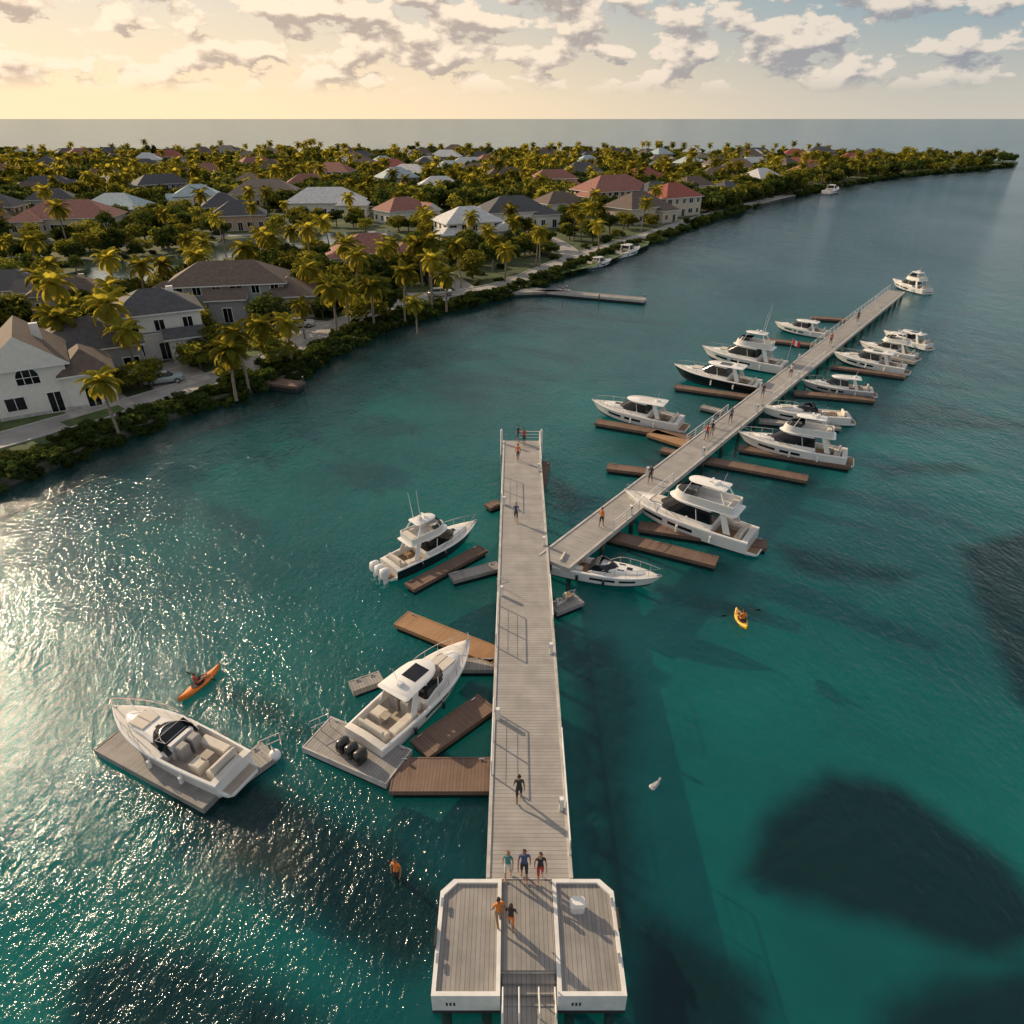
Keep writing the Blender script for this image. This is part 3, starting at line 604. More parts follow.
# ------------------------------------------------------------ island
shore_px=[(-250,565),(-80,517),(0,490),(60,467),(120,441),(180,417),(255,393),(300,377),(335,353),(385,331),(440,313),(500,299),(560,277),(590,264),(650,242),(700,224),(760,206),(830,188),(900,177),(960,172),(1012,167)]
shore=[P(x,y) for x,y in shore_px]
far=[P(x,y) for x,y in [(1018,163),(960,160),(900,161),(830,158),(760,156.5),(500,154.5),(250,155),(0,156),(-300,157)]]
land=[Vector((-300,-5,0)),Vector((-90,22,0))]+shore+far+[Vector((-900,560,0)),Vector((-900,0,0))]
def rough(pl,step,amp,closed=True):
    out=[]; n=len(pl)
    for i in range(n if closed else n-1):
        a_=pl[i];b_=pl[(i+1)%n]; k=max(1,int((b_-a_).length/step)); d=(b_-a_).normalized(); nr=Vector((-d.y,d.x,0))
        for j in range(k): out.append(a_.lerp(b_,j/k)+nr*(random.uniform(-amp,amp) if j else 0))
    if not closed: out.append(pl[-1])
    return out
landr=rough(land,5,.5)
m=MB(); n=len(landr)
m.loft([[(p.x,p.y,-2.6) for p in landr],[(p.x,p.y,LAND) for p in landr]],[1],False,False); m.add([(p.x,p.y,LAND) for p in landr],[tuple(range(n))],0)
m.obj('ground',[M['ground'],M['rock']])
def pip(x,y,poly):
    c=False;n=len(poly);j=n-1
    for i in range(n):
        a_=poly[i];b_=poly[j]
        if (a_[1]>y)!=(b_[1]>y) and x<(b_[0]-a_[0])*(y-a_[1])/(b_[1]-a_[1])+a_[0]: c=not c
        j=i
    return c
def dseg(x,y,a_,b_):
    dx,dy=b_[0]-a_[0],b_[1]-a_[1]; t=max(0,min(1,((x-a_[0])*dx+(y-a_[1])*dy)/(dx*dx+dy*dy+1e-9)))
    return math.hypot(x-a_[0]-t*dx,y-a_[1]-t*dy)
landp=[(p.x,p.y) for p in land]
def ribbon(name,pts,w,z,mt,kerb=True):
    m=MB(); L_=[];R_=[];n=len(pts)
    for i,p in enumerate(pts):
        d=(pts[min(i+1,n-1)]-pts[max(i-1,0)]).normalized(); nr=Vector((-d.y,d.x,0)); L_.append(p+nr*w/2);R_.append(p-nr*w/2)
    for i in range(n-1):
        m.add([(R_[i].x,R_[i].y,z),(R_[i+1].x,R_[i+1].y,z),(L_[i+1].x,L_[i+1].y,z),(L_[i].x,L_[i].y,z)],[(0,1,2,3)],0)
        if kerb:
            for A_,s in((L_,1),(R_,-1)):
                a_,b_=A_[i],A_[i+1]; d=(b_-a_).normalized(); nr=Vector((-d.y,d.x,0))*s*.2
                q=[a_,b_,b_+nr,a_+nr]; m.loft([[(p.x,p.y,LAND) for p in q],[(p.x,p.y,LAND+.13) for p in q]],1)
    return m.obj(name,[M[mt],M['kerb']])
def smoothpl(pl,k=4):
    out=[];n=len(pl)
    for i in range(n-1):
        p0=pl[max(i-1,0)];p1=pl[i];p2=pl[i+1];p3=pl[min(i+2,n-1)]
        for j in range(k):
            t=j/k; out.append(.5*((2*p1)+(p2-p0)*t+(2*p0-5*p1+4*p2-p3)*t*t+(3*p1-p0-3*p2+p3)*t**3))
    out.append(pl[-1]); return out
G=lambda x,y:P(x,y,LAND)
roads=[]
def road(name,px,w,z,mt='road',kerb=True):
    pl=smoothpl([G(*q) for q in px]); roads.append((pl,w)); ribbon(name,pl,w,z,mt,kerb)
road('waterfront_road',[(-120,474),(0,441),(70,421),(130,405),(215,378),(290,350),(335,325),(395,308),(470,292),(515,281),(575,257),(650,234),(720,212),(790,195)],4.0,LAND+.012)
road('lane',[(330,331),(295,322),(250,322),(215,345),(160,372)],3.6,LAND+.02,'road',False)
road('lane',[(-60,312),(30,300),(85,296),(140,298)],3.5,LAND+.02,'road',False)
road('lane',[(230,322),(120,290),(80,285)],3.2,LAND+.024,'road',False)
road('lane',[(470,292),(420,262),(330,240),(240,235),(120,246)],4,LAND+.016,'road',False)
road('lane',[(575,257),(540,235),(450,205),(330,190),(150,190)],5,LAND+.016,'road',False)
def patch(name,px,z,mt):
    m=MB(); q=[P(x,y,z) for x,y in px]; m.add([(p.x,p.y,z) for p in q],[tuple(range(len(q)))],0); m.obj(name,[M[mt]]); return [(p.x,p.y) for p in q]
pav=[patch('driveway',[(55,405),(120,392),(135,403),(75,420)],LAND+.028,'drive'),patch('driveway',[(140,378),(190,362),(212,378),(160,394)],LAND+.028,'drive'),
 patch('driveway',[(245,345),(300,318),(335,322),(300,344)],LAND+.028,'drive'),patch('driveway',[(340,312),(400,293),(450,292),(400,306)],LAND+.028,'drive')]
lawns=[patch('lawn',[(0,432),(10,412),(70,410),(75,418),(20,434)],LAND+.008,'lawn'),patch('lawn',[(60,422),(118,405),(125,409),(75,430)],LAND+.03,'lawn'),patch('lawn',[(200,375),(240,350),(275,345),(260,358)],LAND+.008,'lawn'),patch('lawn',[(545,277),(600,252),(650,240),(648,245),(595,266)],LAND+.032,'lawn')]
canals=[patch('canal_water',[(30,294),(60,275),(120,261),(160,256),(215,255),(240,266),(185,279),(120,286),(80,300)],LAND+.034,'canal'),
 patch('canal_water',[(-30,352),(0,335),(45,322),(60,330),(20,347),(-20,364)],LAND+.034,'canal'),
 patch('canal_water',[(175,250),(240,238),(330,233),(390,230),(408,240),(330,249),(250,257),(190,259)],LAND+.04,'canal'),
 patch('canal_water',[(-60,264),(0,250),(60,240),(110,236),(60,248),(10,260)],LAND+.04,'canal')]
# ------------------------------------------------------------ houses
HB=[]
def house(px,py,w,d,h,rot,roof='grey',wall='white',wings=(),gable=False,name='house',pitch=.5,arch=False):
    p=G(px,py); rt=math.radians(rot); root=empty(name,(p.x,p.y,LAND),rt)
    HB.append((p.x,p.y,max(w,d)*.62))
    blocks=[(0,0,w,d,h,gable)]+list(wings)
    for wv in wings: 
        c_,s_=math.cos(rt),math.sin(rt); HB.append((p.x+wv[0]*c_-wv[1]*s_,p.y+wv[0]*s_+wv[1]*c_,max(wv[2],wv[3])*.6))
    wm=MB();rm=MB();gm=MB()
    for bi,(ox,oy,bw,bd,bh,gb) in enumerate(blocks):
        e=.012*bi
        wm.box(ox-bw/2,ox+bw/2,oy-bd/2,oy+bd/2,-.1,bh,0)
        wm.box(ox-bw/2-.05,ox+bw/2+.05,oy-bd/2-.05,oy+bd/2+.05,-.08,.35+e,1)
        o=.55; x0,x1,y0_,y1_=ox-bw/2-o,ox+bw/2+o,oy-bd/2-o,oy+bd/2+o; z=bh+e
        if bw>=bd: rh=bd*pitch/1.0*.62; r=(bd/2+o)*(0 if gb else 1); rid=[(x0+r,oy,z+rh),(x1-r,oy,z+rh)]
        else: rh=bw*pitch*.62; r=(bw/2+o)*(0 if gb else 1); rid=[(ox,y0_+r,z+rh),(ox,y1_-r,z+rh)]
        b0=[(x0,y0_,z),(x1,y0_,z),(x1,y1_,z),(x0,y1_,z)]; b1=[(a,b,z+.16) for a,b,_ in b0]; rid=[(a,b,c+.16) for a,b,c in rid]
        rm.add(b0+b1,[(3,2,1,0),(0,1,5,4),(1,2,6,5),(2,3,7,6),(3,0,4,7)],[1]*5)
        if bw>=bd: rm.add(b1+rid,[(0,1,5,4),(2,3,4,5),(1,2,5),(3,0,4)],[0,0,2 if gb else 0,2 if gb else 0])
        else: rm.add(b1+rid,[(1,2,5,4),(3,0,4,5),(0,1,4),(2,3,5)],[0,0,2 if gb else 0,2 if gb else 0])
        ns=2 if bh>4.6 else 1
        for st_ in range(ns):
            zz=.9+st_*2.9
            if arch and bi==0 and st_==1: continue
            for side in range(4):
                ln=bw if side%2==0 else bd; k=max(1,int(ln/2.6))
                for i in range(k):
                    u=-ln/2+ln*(i+.5)/k; ww_=.55 if (i+bi)%3 else .85; hh=1.3; zb=zz
                    if st_==0 and side==0 and i==k//2: zb=.1;hh=2.1; ww_=.6
                    for fr,(dd,eo) in enumerate(((.07,.12),(.085,0))):
                        a0,a1,c0,c1=u-ww_-eo,u+ww_+eo,zb-eo,zb+hh+eo; mi=fr
                        if side==0: gm.box(ox+a0,ox+a1,oy-bd/2-dd,oy-bd/2+.01,c0,c1,mi)
                        if side==2: gm.box(ox+a0,ox+a1,oy+bd/2-.01,oy+bd/2+dd,c0,c1,mi)
                        if side==1: gm.box(ox+bw/2-.01,ox+bw/2+dd,oy+a0,oy+a1,c0,c1,mi)
                        if side==3: gm.box(ox-bw/2-dd,ox-bw/2+.01,oy+a0,oy+a1,c0,c1,mi)
                    if side==0: gm.box(ox+u-.03,ox+u+.03,oy-bd/2-.1,oy-bd/2,zb,zb+hh,0)
                    if side==1: gm.box(ox+bw/2,ox+bw/2+.1,oy+u-.03,oy+u+.03,zb,zb+hh,0)
    if arch:
        y=-d/2
        for rr,dd,mi in((1.15,.05,0),(1.0,.07,1)):
            pts=[(rr*math.cos(t),rr*math.sin(t)+4.1) for t in [math.pi*k/12 for k in range(13)]]+[(-rr,3.4 if mi else 3.3),(rr,3.4 if mi else 3.3)]
            gm.loft([[(x,y,z) for x,z in pts],[(x,y-dd,z) for x,z in pts]],mi)
        for x in(-.35,.35): gm.box(x-.03,x+.03,y-.1,y-.06,3.4,5.0,0)
        gm.box(-1,1,y-.1,y-.06,4.07,4.13,0)
    rm.box(w*.2,w*.2+.8,-.3,.3,h+.3,h+d*pitch*.3+1.4,2)
    wm.obj('walls',[WALL[wall],M['concrete']],root); rm.obj('roof',[ROOF[roof],M['whitep'],WALL[wall]],root); gm.obj('windows_and_door',[M['whitep'],M['glass']],root)
    return root
house(40,402,7,9,5.0,32,'brown','white',[(5.2,-1.5,4.4,6.5,3.6,False),(-7,3,8,8,3.4,False)],True,arch=True,pitch=.75)
house(96,370,11,9,3.6,30,'grey','grey',[(-6,-3,6,8,3.2,True),(5,4,7,7,3.4,False)])
house(165,352,10,7.5,5.8,30,'grey','white',[(-6.5,1,5,6,3.2,False),(2.5,-4.6,4,3,3,True)])
house(236,312,17,9,5.0,12,'brown','grey',[(-9,-3,7,8,3.4,False),(9,-2,7,8,3.2,False),(0,-5,5,4,3.3,True)])
house(75,311,10,7,3.2,20,'brown','cream'); house(18,306,11,8,3.2,15,'grey','white',[(5,-3,5,5,3,True)])
house(372,268,14,10,3.6,20,'rose','white',[(6,-4,6,7,3.2,False),(-6,-3,5,6,3.2,False)])
house(328,214,24,13,3.8,5,'white','white',[(9,-5,9,9,3.3,False)])
house(200,209,14,10,4.5,20,'teal','white',[(-6,-3,6,6,3.3,True)]); house(121,218,17,11,3.6,0,'teal','cream',[(6,-5,7,6,3.2,False)])
house(76,230,24,13,3.6,10,'rose','cream',[(-9,-4,8,9,3.2,False)])
house(468,244,14,10,5.4,25,'white','white',[(7,-3,6,7,3.4,True),(-6,-4,6,6,3.2,False)])
house(512,226,19,12,4.2,22,'grey','white',[(8,-4,7,8,3.4,False)])
house(558,215,14,10,3.8,30,'brown','white'); house(612,205,26,15,5.0,28,'rose','cream',[(10,-6,9,9,3.6,False),(-11,-3,8,9,3.6,False)])
house(652,205,15,11,4.2,30,'grey','white',[(6,-4,5,5,3,True)]); house(690,198,16,10,4.5,35,'brown','white'); house(758,190,17,11,5,40,'white','white',[(7,-4,6,6,3.5,True)])
house(724,200,11,8,4,40,'grey','cream'); house(440,196,16,10,4,10,'white','white'); house(268,205,24,14,4,10,'tan','cream',[(8,-5,9,8,3.4,False)])
house(390,178,22,14,4.5,5,'red','peach'); house(505,186,20,12,4,15,'brown','cream'); house(410,182,20,12,4,-10,'white','white')
rs=random.Random(11); rc=['grey','brown','rose','white','tan','red','grey','teal','brown','grey','brown']; wc=['white','cream','white','grey','peach']
for i in range(500):
    py=158+ (rs.random()**1.6)*75; px=rs.uniform(-30,880)
    p=G(px,py)
    if not pip(p.x,p.y,landp): continue
    if min(dseg(p.x,p.y,landp[k],landp[k+1]) for k in range(len(landp)-1))<13: continue
    if any(math.hypot(p.x-a_,p.y-b_)<r_+12 for a_,b_,r_ in HB): continue
    if any(pip(p.x,p.y,c_) for c_ in canals): continue
    if any(min(dseg(p.x,p.y,pl[k],pl[k+1]) for k in range(0,len(pl)-1,1))<10 for pl,w_ in roads): continue
    if len(HB)>190: break
    w_=rs.uniform(12,20)
    house(px,py,w_,rs.uniform(9,12),rs.choice([3.4,3.8,4.2,5.4]),rs.uniform(-15,45),rs.choice(rc),rs.choice(wc),[(w_*.35,-4.5,w_*.4,7,3.2,rs.random()<.4)] if rs.random()<.6 else (),pitch=.55)
# ------------------------------------------------------------ cars
def car(px,py,rot,col):
    p=G(px,py); root=empty('parked_car',(p.x,p.y,LAND+.03),math.radians(rot)); mt=mat('car_paint',col,.25,coat=.6,var=.02)
    m=MB(); m.loft([outl(-2.2,2.25,.84,.80,.45,.28,6,.25),outl(-2.25,2.3,.90,.86,.5,.5,6,.25),outl(-2.2,2.25,.89,.84,.5,.78,6,.25),outl(-2.1,2.1,.82,.76,.5,.9,6,.25)],0)
    m.loft([outl(-1.7,1.1,.78,.74,.35,.88,6,.2),outl(-1.35,.55,.64,.62,.25,1.36,6,.2),outl(-1.25,.45,.6,.58,.22,1.42,6,.2)],[1,0])
    for x in(-1.4,1.4):
        for s_ in(-1,1): m.cyl((x,s_*.70,.33),(x,s_*.93,.33),.33,.33,16,2); m.cyl((x,s_*.92,.33),(x,s_*.94,.33),.2,.2,10,3)
    for s_ in(-1,1): m.box(2.12,2.2,s_*.6-.15,s_*.6+.15,.6,.72,3); m.box(-2.24,-2.17,s_*.65-.12,s_*.65+.12,.65,.78,4)
    m.obj('body',[mt,M['glass'],M['rub'],M['steel'],M['red']],root,35)
car(165,383,25,(.30,.36,.38)); car(300,327,10,(.5,.5,.5)); car(362,309,20,(.08,.08,.09)); car(440,296,20,(.35,.33,.3)); car(270,333,200,(.05,.07,.12))
# ------------------------------------------------------------ vegetation
def palm(seed):
    r=random.Random(seed); m=MB(); hgt=r.uniform(5.2,7.5); lean=r.uniform(-.9,.9); pts=[]
    for i in range(9):
        t=i/8; pts.append(Vector((lean*t*t,.3*math.sin(t*2+seed)*t,hgt*t)))
    for i in range(8): m.cyl(pts[i],pts[i+1],.19-.09*(i/8)+(.02 if i%2 else 0),.18-.09*((i+1)/8),7,0)
    top=pts[-1]
    m.cyl(top-Vector((0,0,.5)),top+Vector((0,0,.25)),.16,.10,7,2)
    nf=26
    for f in range(nf):
        az=f*2.39996+r.uniform(-.2,.2); el=math.radians(78-118*(f/nf)+r.uniform(-8,8)); Lf=r.uniform(2.4,3.2); d=Vector((math.cos(az),math.sin(az),0))
        p=top+Vector((0,0,.15)); side=Vector((-d.y,d.x,0)); n=13; a=el; prev=p
        for i in range(n):
            t=i/n; dirv=d*math.cos(a)+Vector((0,0,math.sin(a))); nx=prev+dirv*(Lf/n); a-=.10+.09*t
            ll=(.72*math.sin(math.pi*min(1,(t*.9+.13)))+.08)
            m.add([prev-side*.02,prev+side*.02,nx+side*.015,nx-side*.015],[(0,1,2,3)],1)
            for sg in(-1,1):
                for q in range(2):
                    b0=prev.lerp(nx,q*.5); tip=b0+(side*sg*.83+dirv*.55-Vector((0,0,.42))).normalized()*ll*r.uniform(.85,1.1)
                    wv=dirv*.058; mid=b0.lerp(tip,.5)+Vector((0,0,.05))
                    m.add([b0-wv,b0+wv,mid+wv*1.1,tip,mid-wv*1.1],[(0,1,2,3,4)],1)
            prev=nx
    return m.mesh('palm_mesh',[M['palmbark'],M['frond'],M['leafB']])
def broad(seed,R,Ht,nc=18,nl=46,ls=.34,trunk=True,lm='leafA'):
    r=random.Random(seed); m=MB()
    if trunk:
        m.cyl((0,0,-.1),(.1,0,Ht*.45),.22,.15,7,0)
        for k in range(5):
            a=k*1.26+r.random(); e=Vector((math.cos(a)*R*.55,math.sin(a)*R*.55,Ht*r.uniform(.6,.8))); mdl=Vector((math.cos(a)*R*.2,math.sin(a)*R*.2,Ht*.5)); m.cyl((.1,0,Ht*.38),mdl,.11,.08,5,0); m.cyl(mdl,e,.08,.03,5,0)
    for c_ in range(nc):
        a=r.uniform(0,6.28); q=r.random()**.5; zc=Ht*(.42+.58*r.random()) if trunk else Ht*r.uniform(.15,.85)
        sh=math.sqrt(max(.08,1-((zc/Ht-.62)/.5)**2)); C=Vector((math.cos(a)*R*.8*q*sh,math.sin(a)*R*.8*q*sh,zc)); cr=R*r.uniform(.24,.42)
        for l in range(nl):
            v=Vector((r.gauss(0,1),r.gauss(0,1),r.gauss(0,1))); v.normalize(); rad=cr*r.uniform(.6,1.05); p=C+Vector((v.x*rad,v.y*rad,v.z*rad*.75))
            nrm=(v+Vector((r.uniform(-.6,.6),r.uniform(-.6,.6),r.uniform(-.2,.8)))).normalized(); t=nrm.orthogonal().normalized(); b=nrm.cross(t); an=r.uniform(0,6.28); t2=t*math.cos(an)+b*math.sin(an); b2=nrm.cross(t2); s_=ls*r.uniform(.6,1.25)
            m.add([p-t2*s_,p-b2*s_*.5,p+t2*s_,p+b2*s_*.5],[(0,1,2,3)],1)
    return m.mesh('tree_mesh',[M['bark'],M[lm]])
PALMS=[palm(i) for i in range(5)]
BROAD=[broad(i+20,random.uniform(2.6,3.4),random.uniform(4.2,5.6),20,62,.33,True,'leafA' if i%2 else 'leafB') for i in range(6)]
SHRUB=[broad(i+50,1.5,1.6,10,56,.25,False,'leafB') for i in range(4)]
FARB=[broad(i+80,4.4,5.0,15,30,.72,True,'leafA' if i%2 else 'leafB') for i in range(4)]
def onroad(x,y,mg):
    return any(min(dseg(x,y,pl[k],pl[k+1]) for k in range(len(pl)-1))<w_/2+mg for pl,w_ in roads)
def blocked(x,y,mg,hm=1.0):
    if any(math.hypot(x-a_,y-b_)<r_*hm+mg for a_,b_,r_ in HB): return True
    if any(pip(x,y,c_) for c_ in canals+pav+lawns): return True
    if any(pip(x*(1+5/y),y+5,c_) or pip(x*(1+10/y),y+10,c_) for c_ in canals[:3]): return True
    return onroad(x,y,mg*.6)
for px,py,z in [(52,318,7),(115,318,7),(103,383,5.5),(226,350,6),(110,268,6.5),(52,262,6),(36,285,6),(370,285,6.5),(430,270,6.5),(488,230,6.5),(540,238,6),(402,283,6),(460,255,6),(205,243,6),(262,243,6),(328,230,6.5),(310,268,6.5),(355,268,6.5),(265,325,5.5),(285,322,5.5),(185,240,6),(220,225,6),(660,192,6),(430,215,6.5),(250,212,6),(30,250,6),(165,262,6),(345,290,6),(415,300,5),(470,225,6),(385,255,6),(445,275,6),(505,250,6),(575,215,6),(600,225,6),(125,330,6),(240,345,5.5),(300,305,5)]:
    p=P(px,py,LAND+z*.95); me=random.choice(PALMS); s=z/6.2
    link('palm_tree',me,None,(p.x,p.y,LAND),random.uniform(0,6.28),(s,s,s))
R_=random.Random(5)
shr=rough(shore,1.05,.0,False)
hedge=empty('shoreline_shrubs')
for i,p in enumerate(shr):
    dcam=p.length
    if p.x<-75: continue
    far_=dcam>190
    if far_ and i%3: continue
    k=4 if not far_ else 1
    d=(shr[min(i+1,len(shr)-1)]-shr[max(i-1,0)]).normalized(); nr=Vector((-d.y,d.x,0))
    for q in range(k):
        off=[-.3,.9,2.0,3.1][q]+R_.uniform(-.5,.5); x=p.x+nr.x*off+R_.uniform(-.6,.6); y=p.y+nr.y*off+R_.uniform(-.6,.6)
        if onroad(x,y,.6): continue
        s=R_.uniform(.7,1.1)*(1.9 if far_ else 1)*(.85 if q>1 else 1)
        link('shrub',R_.choice(SHRUB),hedge,(x,y,0.0 if q==0 else LAND-.2),R_.uniform(0,6.28),(s,s,s*R_.uniform(.6,.95)))
fart=empty('distant_trees')
def inland(x,y,mg):
    return pip(x,y,landp) and min(dseg(x,y,landp[k],landp[k+1]) for k in range(len(landp)-1))>mg
def place(n,py0,py1,pw,kind):
    for i in range(n):
        py=py0+(py1-py0)*R_.random()**pw; px=R_.uniform(-60,1015); p=G(px,py); x,y=p.x,p.y
        if not inland(x,y,2.5): continue
        if kind=='near':
            if blocked(x,y,1.6,.88): continue
            s=R_.uniform(.6,1.2); link('broadleaf_tree',R_.choice(BROAD),None,(x,y,LAND),R_.uniform(0,6.28),(s,s,s*R_.uniform(.7,.95)))
        elif kind=='under':
            if blocked(x,y,.6,.9): continue
            s=R_.uniform(.7,1.4); link('garden_shrub',R_.choice(SHRUB),None,(x,y,LAND-.1),R_.uniform(0,6.28),(s,s,s*R_.uniform(.6,.9)))
        elif kind=='palm':
            if blocked(x,y,1.0,.88): continue
            s=R_.uniform(.75,1.25); link('palm_tree',R_.choice(PALMS),None,(x,y,LAND),R_.uniform(0,6.28),(s,s,s))
        elif kind=='far':
            if any(math.hypot(x-a_,y-b_)<r_*.85+1.5 for a_,b_,r_ in HB): continue
            s=R_.uniform(.75,1.3); link('tree',R_.choice(FARB),fart,(x,y,LAND-.2),R_.uniform(0,6.28),(s,s,s*R_.uniform(.7,1.1)))
        else:
            if blocked(x,y,1.0,.85): continue
            s=R_.uniform(.9,1.4); link('palm',R_.choice(PALMS),fart,(x,y,LAND),R_.uniform(0,6.28),(s,s,s))
place(2600,190,400,1.2,'near'); place(900,230,400,1.0,'under'); place(220,185,380,1.1,'palm')
place(3500,154.5,212,1.4,'far'); place(600,155,200,1.3,'farpalm')
# ------------------------------------------------------------ water & seabed
m=MB(); S=24000; m.add([(-S,-300,0),(S,-300,0),(S,S,0),(-S,S,0)],[(0,1,2,3)],0); m.obj('water',[M['water']])
m=MB(); m.add([(-S,-300,-2.75),(S,-300,-2.75),(S,S,-2.75),(-S,S,-2.75)],[(0,1,2,3)],0); m.obj('deep_seabed',[M['seabed']])
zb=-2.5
dark_patches=[([(738,878),(770,812),(830,772),(900,785),(960,830),(1010,865),(1060,930),(1000,965),(940,948),(880,925),(800,902)],1),  # outlines darkened with soft edges into the seabed colour
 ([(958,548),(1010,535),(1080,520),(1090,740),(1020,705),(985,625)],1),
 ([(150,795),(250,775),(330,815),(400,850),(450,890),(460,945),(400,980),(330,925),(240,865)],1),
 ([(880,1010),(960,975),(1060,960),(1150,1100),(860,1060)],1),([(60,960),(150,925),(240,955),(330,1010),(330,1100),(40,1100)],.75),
 ([(630,900),(700,930),(770,985),(780,1100),(620,1080)],.8),([(850,400),(950,405),(1060,430),(980,432),(880,425)],.55),([(760,535),(930,572),(900,592),(790,575)],.6),([(860,462),(960,460),(1000,475),(880,480)],.55),  # includes the flybridge yacht's shadow, painted as seabed colour
 ([(560,620),(620,640),(650,700),(640,780),(650,860),(640,980),(600,980),(575,860)],.6),([(545,470),(600,500),(570,520),(548,510)],.6),([(660,585),(760,600),(780,625),(700,620)],.55),([(205,680),(280,702),(320,735),(300,745),(250,720)],.75)]  # first: shade beside the pier; last: boat shadow, both painted on the seabed
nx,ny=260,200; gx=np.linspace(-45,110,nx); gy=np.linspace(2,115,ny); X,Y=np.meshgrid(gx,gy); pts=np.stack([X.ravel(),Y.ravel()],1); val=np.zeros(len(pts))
for b_,amp in dark_patches:
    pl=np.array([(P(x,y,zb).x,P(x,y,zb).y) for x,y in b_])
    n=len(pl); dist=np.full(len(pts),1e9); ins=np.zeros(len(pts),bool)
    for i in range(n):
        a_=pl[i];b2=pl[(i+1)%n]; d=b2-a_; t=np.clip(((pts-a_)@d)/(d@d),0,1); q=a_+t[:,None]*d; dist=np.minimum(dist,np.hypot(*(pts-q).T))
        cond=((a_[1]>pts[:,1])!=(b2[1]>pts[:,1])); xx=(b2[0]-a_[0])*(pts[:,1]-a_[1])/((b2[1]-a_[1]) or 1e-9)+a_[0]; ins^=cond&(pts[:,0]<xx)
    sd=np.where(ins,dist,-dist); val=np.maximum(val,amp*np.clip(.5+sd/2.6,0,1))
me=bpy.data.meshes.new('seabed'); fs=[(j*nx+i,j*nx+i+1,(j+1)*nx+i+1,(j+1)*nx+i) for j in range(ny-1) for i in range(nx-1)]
me.from_pydata([(p[0],p[1],zb) for p in pts],[],fs); at=me.attributes.new('patches_and_shade','FLOAT','POINT'); at.data.foreach_set('value',val.astype(np.float32)); me.materials.append(M['seabed'])
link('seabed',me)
# ------------------------------------------------------------ sky & sun
AZ=-52; EL=24
sd=Vector((math.sin(math.radians(AZ))*math.cos(math.radians(EL)),math.cos(math.radians(AZ))*math.cos(math.radians(EL)),math.sin(math.radians(EL))))
sl=bpy.data.lights.new('sun','SUN'); sl.energy=5.0; sl.angle=math.radians(.5); sl.color=(1,.77,.50); so=link('sun',sl); so.rotation_euler=(-sd).to_track_quat('-Z','Y').to_euler()
w=bpy.data.worlds.new('World'); scn.world=w; w.use_nodes=True; nt=w.node_tree; L=nt.links.new; bg=nt.nodes['Background']; bg.inputs['Strength'].default_value=.125
sky=nn(nt,'ShaderNodeTexSky'); sky.sky_type='NISHITA'; sky.sun_disc=False; sky.sun_elevation=math.radians(EL); sky.sun_rotation=math.radians(AZ); sky.dust_density=.6; sky.air_density=1.0
tc=nn(nt,'ShaderNodeTexCoord'); sp=nn(nt,'ShaderNodeSeparateXYZ'); L(tc.outputs['Generated'],sp.inputs[0])
def mth(op,a,b=None,c=None):
    n=nn(nt,'ShaderNodeMath',operation=op)
    for i,v in enumerate((a,b,c)):
        if v is None: continue
        if isinstance(v,(int,float)): n.inputs[i].default_value=v
        else: L(v,n.inputs[i])
    return n.outputs[0]
def mr(v,a,b,c=0,d=1,sm=True):
    n=nn(nt,'ShaderNodeMapRange'); n.interpolation_type='SMOOTHSTEP' if sm else 'LINEAR'; L(v,n.inputs[0])
    for i,q in enumerate((a,b,c,d)): n.inputs[i+1].default_value=q
    return n.outputs[0]
def mixc(f,a,b):
    n=nn(nt,'ShaderNodeMix',data_type='RGBA'); L(f,n.inputs[0]) 
    for i,v in((6,a),(7,b)):
        if isinstance(v,tuple): n.inputs[i].default_value=(*v,1)
        else: L(v,n.inputs[i])
    return n.outputs[2]
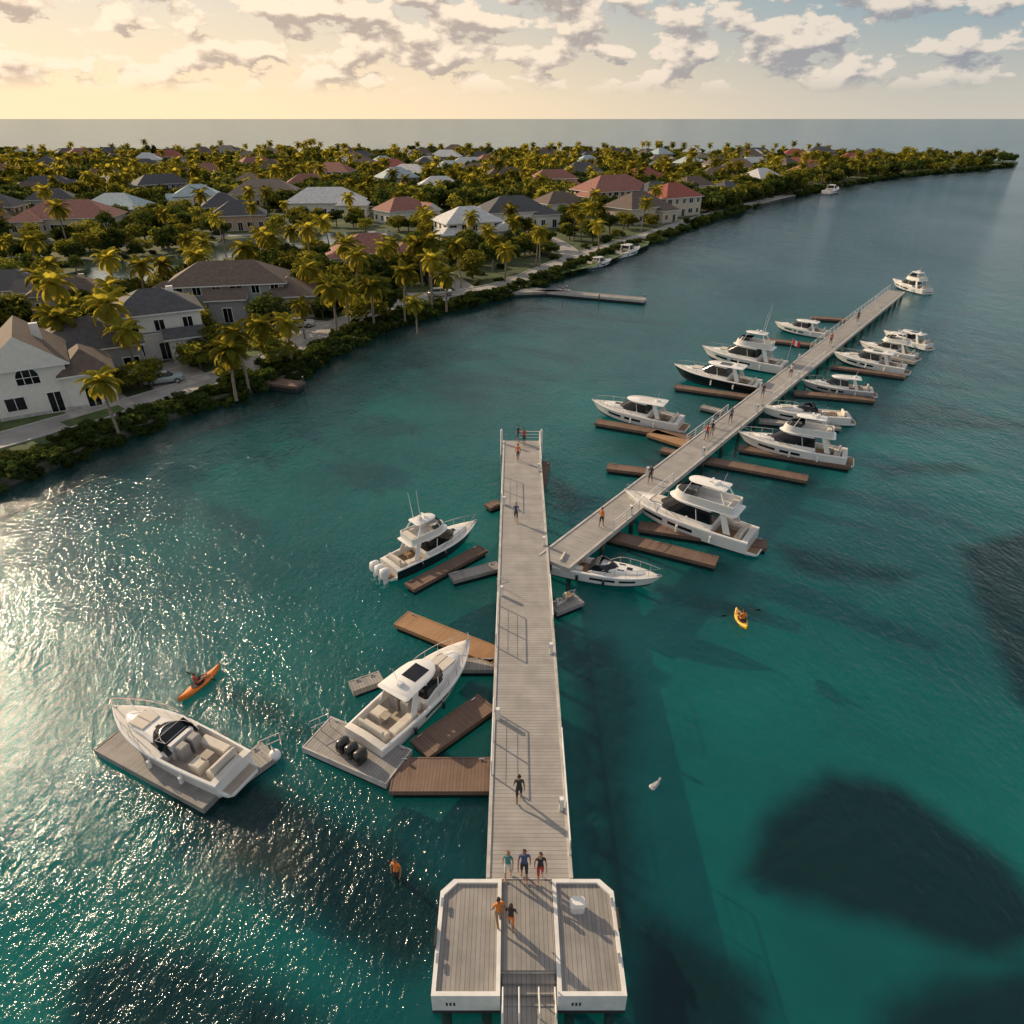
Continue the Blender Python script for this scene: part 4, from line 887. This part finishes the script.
az=mth('ARCTAN2',sp.outputs[0],sp.outputs[1]); el=mth('ARCSINE',sp.outputs[2])
dt=nn(nt,'ShaderNodeVectorMath',operation='DOT_PRODUCT'); L(tc.outputs['Generated'],dt.inputs[0]); dt.inputs[1].default_value=(math.sin(math.radians(AZ)),math.cos(math.radians(AZ)),0)
sf=mr(dt.outputs['Value'],.10,.98)
haze=mixc(sf,(5.2,4.7,3.95),(9.4,7.1,4.4))
hf=mr(el,-.02,.15,.95,.0)
upper=mixc(sf,(1.5,2.6,3.3),(6.6,5.4,4.1))
c00=mixc(mr(el,.05,.6,.85,.10),sky.outputs[0],upper)
c0=mixc(hf,c00,haze)
def cloudn(ox,oy,sx,sy,det,rg,seed):
    cb=nn(nt,'ShaderNodeCombineXYZ'); L(mth('MULTIPLY_ADD',az,sx,ox),cb.inputs[0]); L(mth('MULTIPLY_ADD',el,sy,oy),cb.inputs[1]); cb.inputs[2].default_value=seed
    n=nn(nt,'ShaderNodeTexNoise'); n.inputs['Scale'].default_value=1; n.inputs['Detail'].default_value=det; n.inputs['Roughness'].default_value=rg; L(cb.outputs[0],n.inputs['Vector']); return n.outputs['Fac']
n1=cloudn(0,0,17,33,9,.56,2.2); n2=cloudn(-.14,.40,17,33,4,.45,2.2)
cm=mth('MULTIPLY',mr(n1,.455,.515),mr(el,.022,.046))
lit=mr(mth('SUBTRACT',n1,n2),-.08,.08)
ccol=mixc(lit,mixc(sf,(2.5,2.65,2.95),(4.6,3.6,2.9)),mixc(sf,(6.4,5.7,4.9),(9.2,7.4,5.5)))
c1=mixc(mth('MULTIPLY',cm,.92),c0,ccol)
L(c1,bg.inputs['Color'])
# ------------------------------------------------------------ camera
cd=bpy.data.cameras.new('camera'); cd.lens=24; cd.sensor_width=36; cd.clip_end=60000; cd.clip_start=.5
co=link('camera',cd); co.location=(0,0,H); co.rotation_euler=(math.radians(60),0,0); scn.camera=co
scn.view_settings.view_transform='Standard'; scn.view_settings.look='None'; scn.view_settings.exposure=0
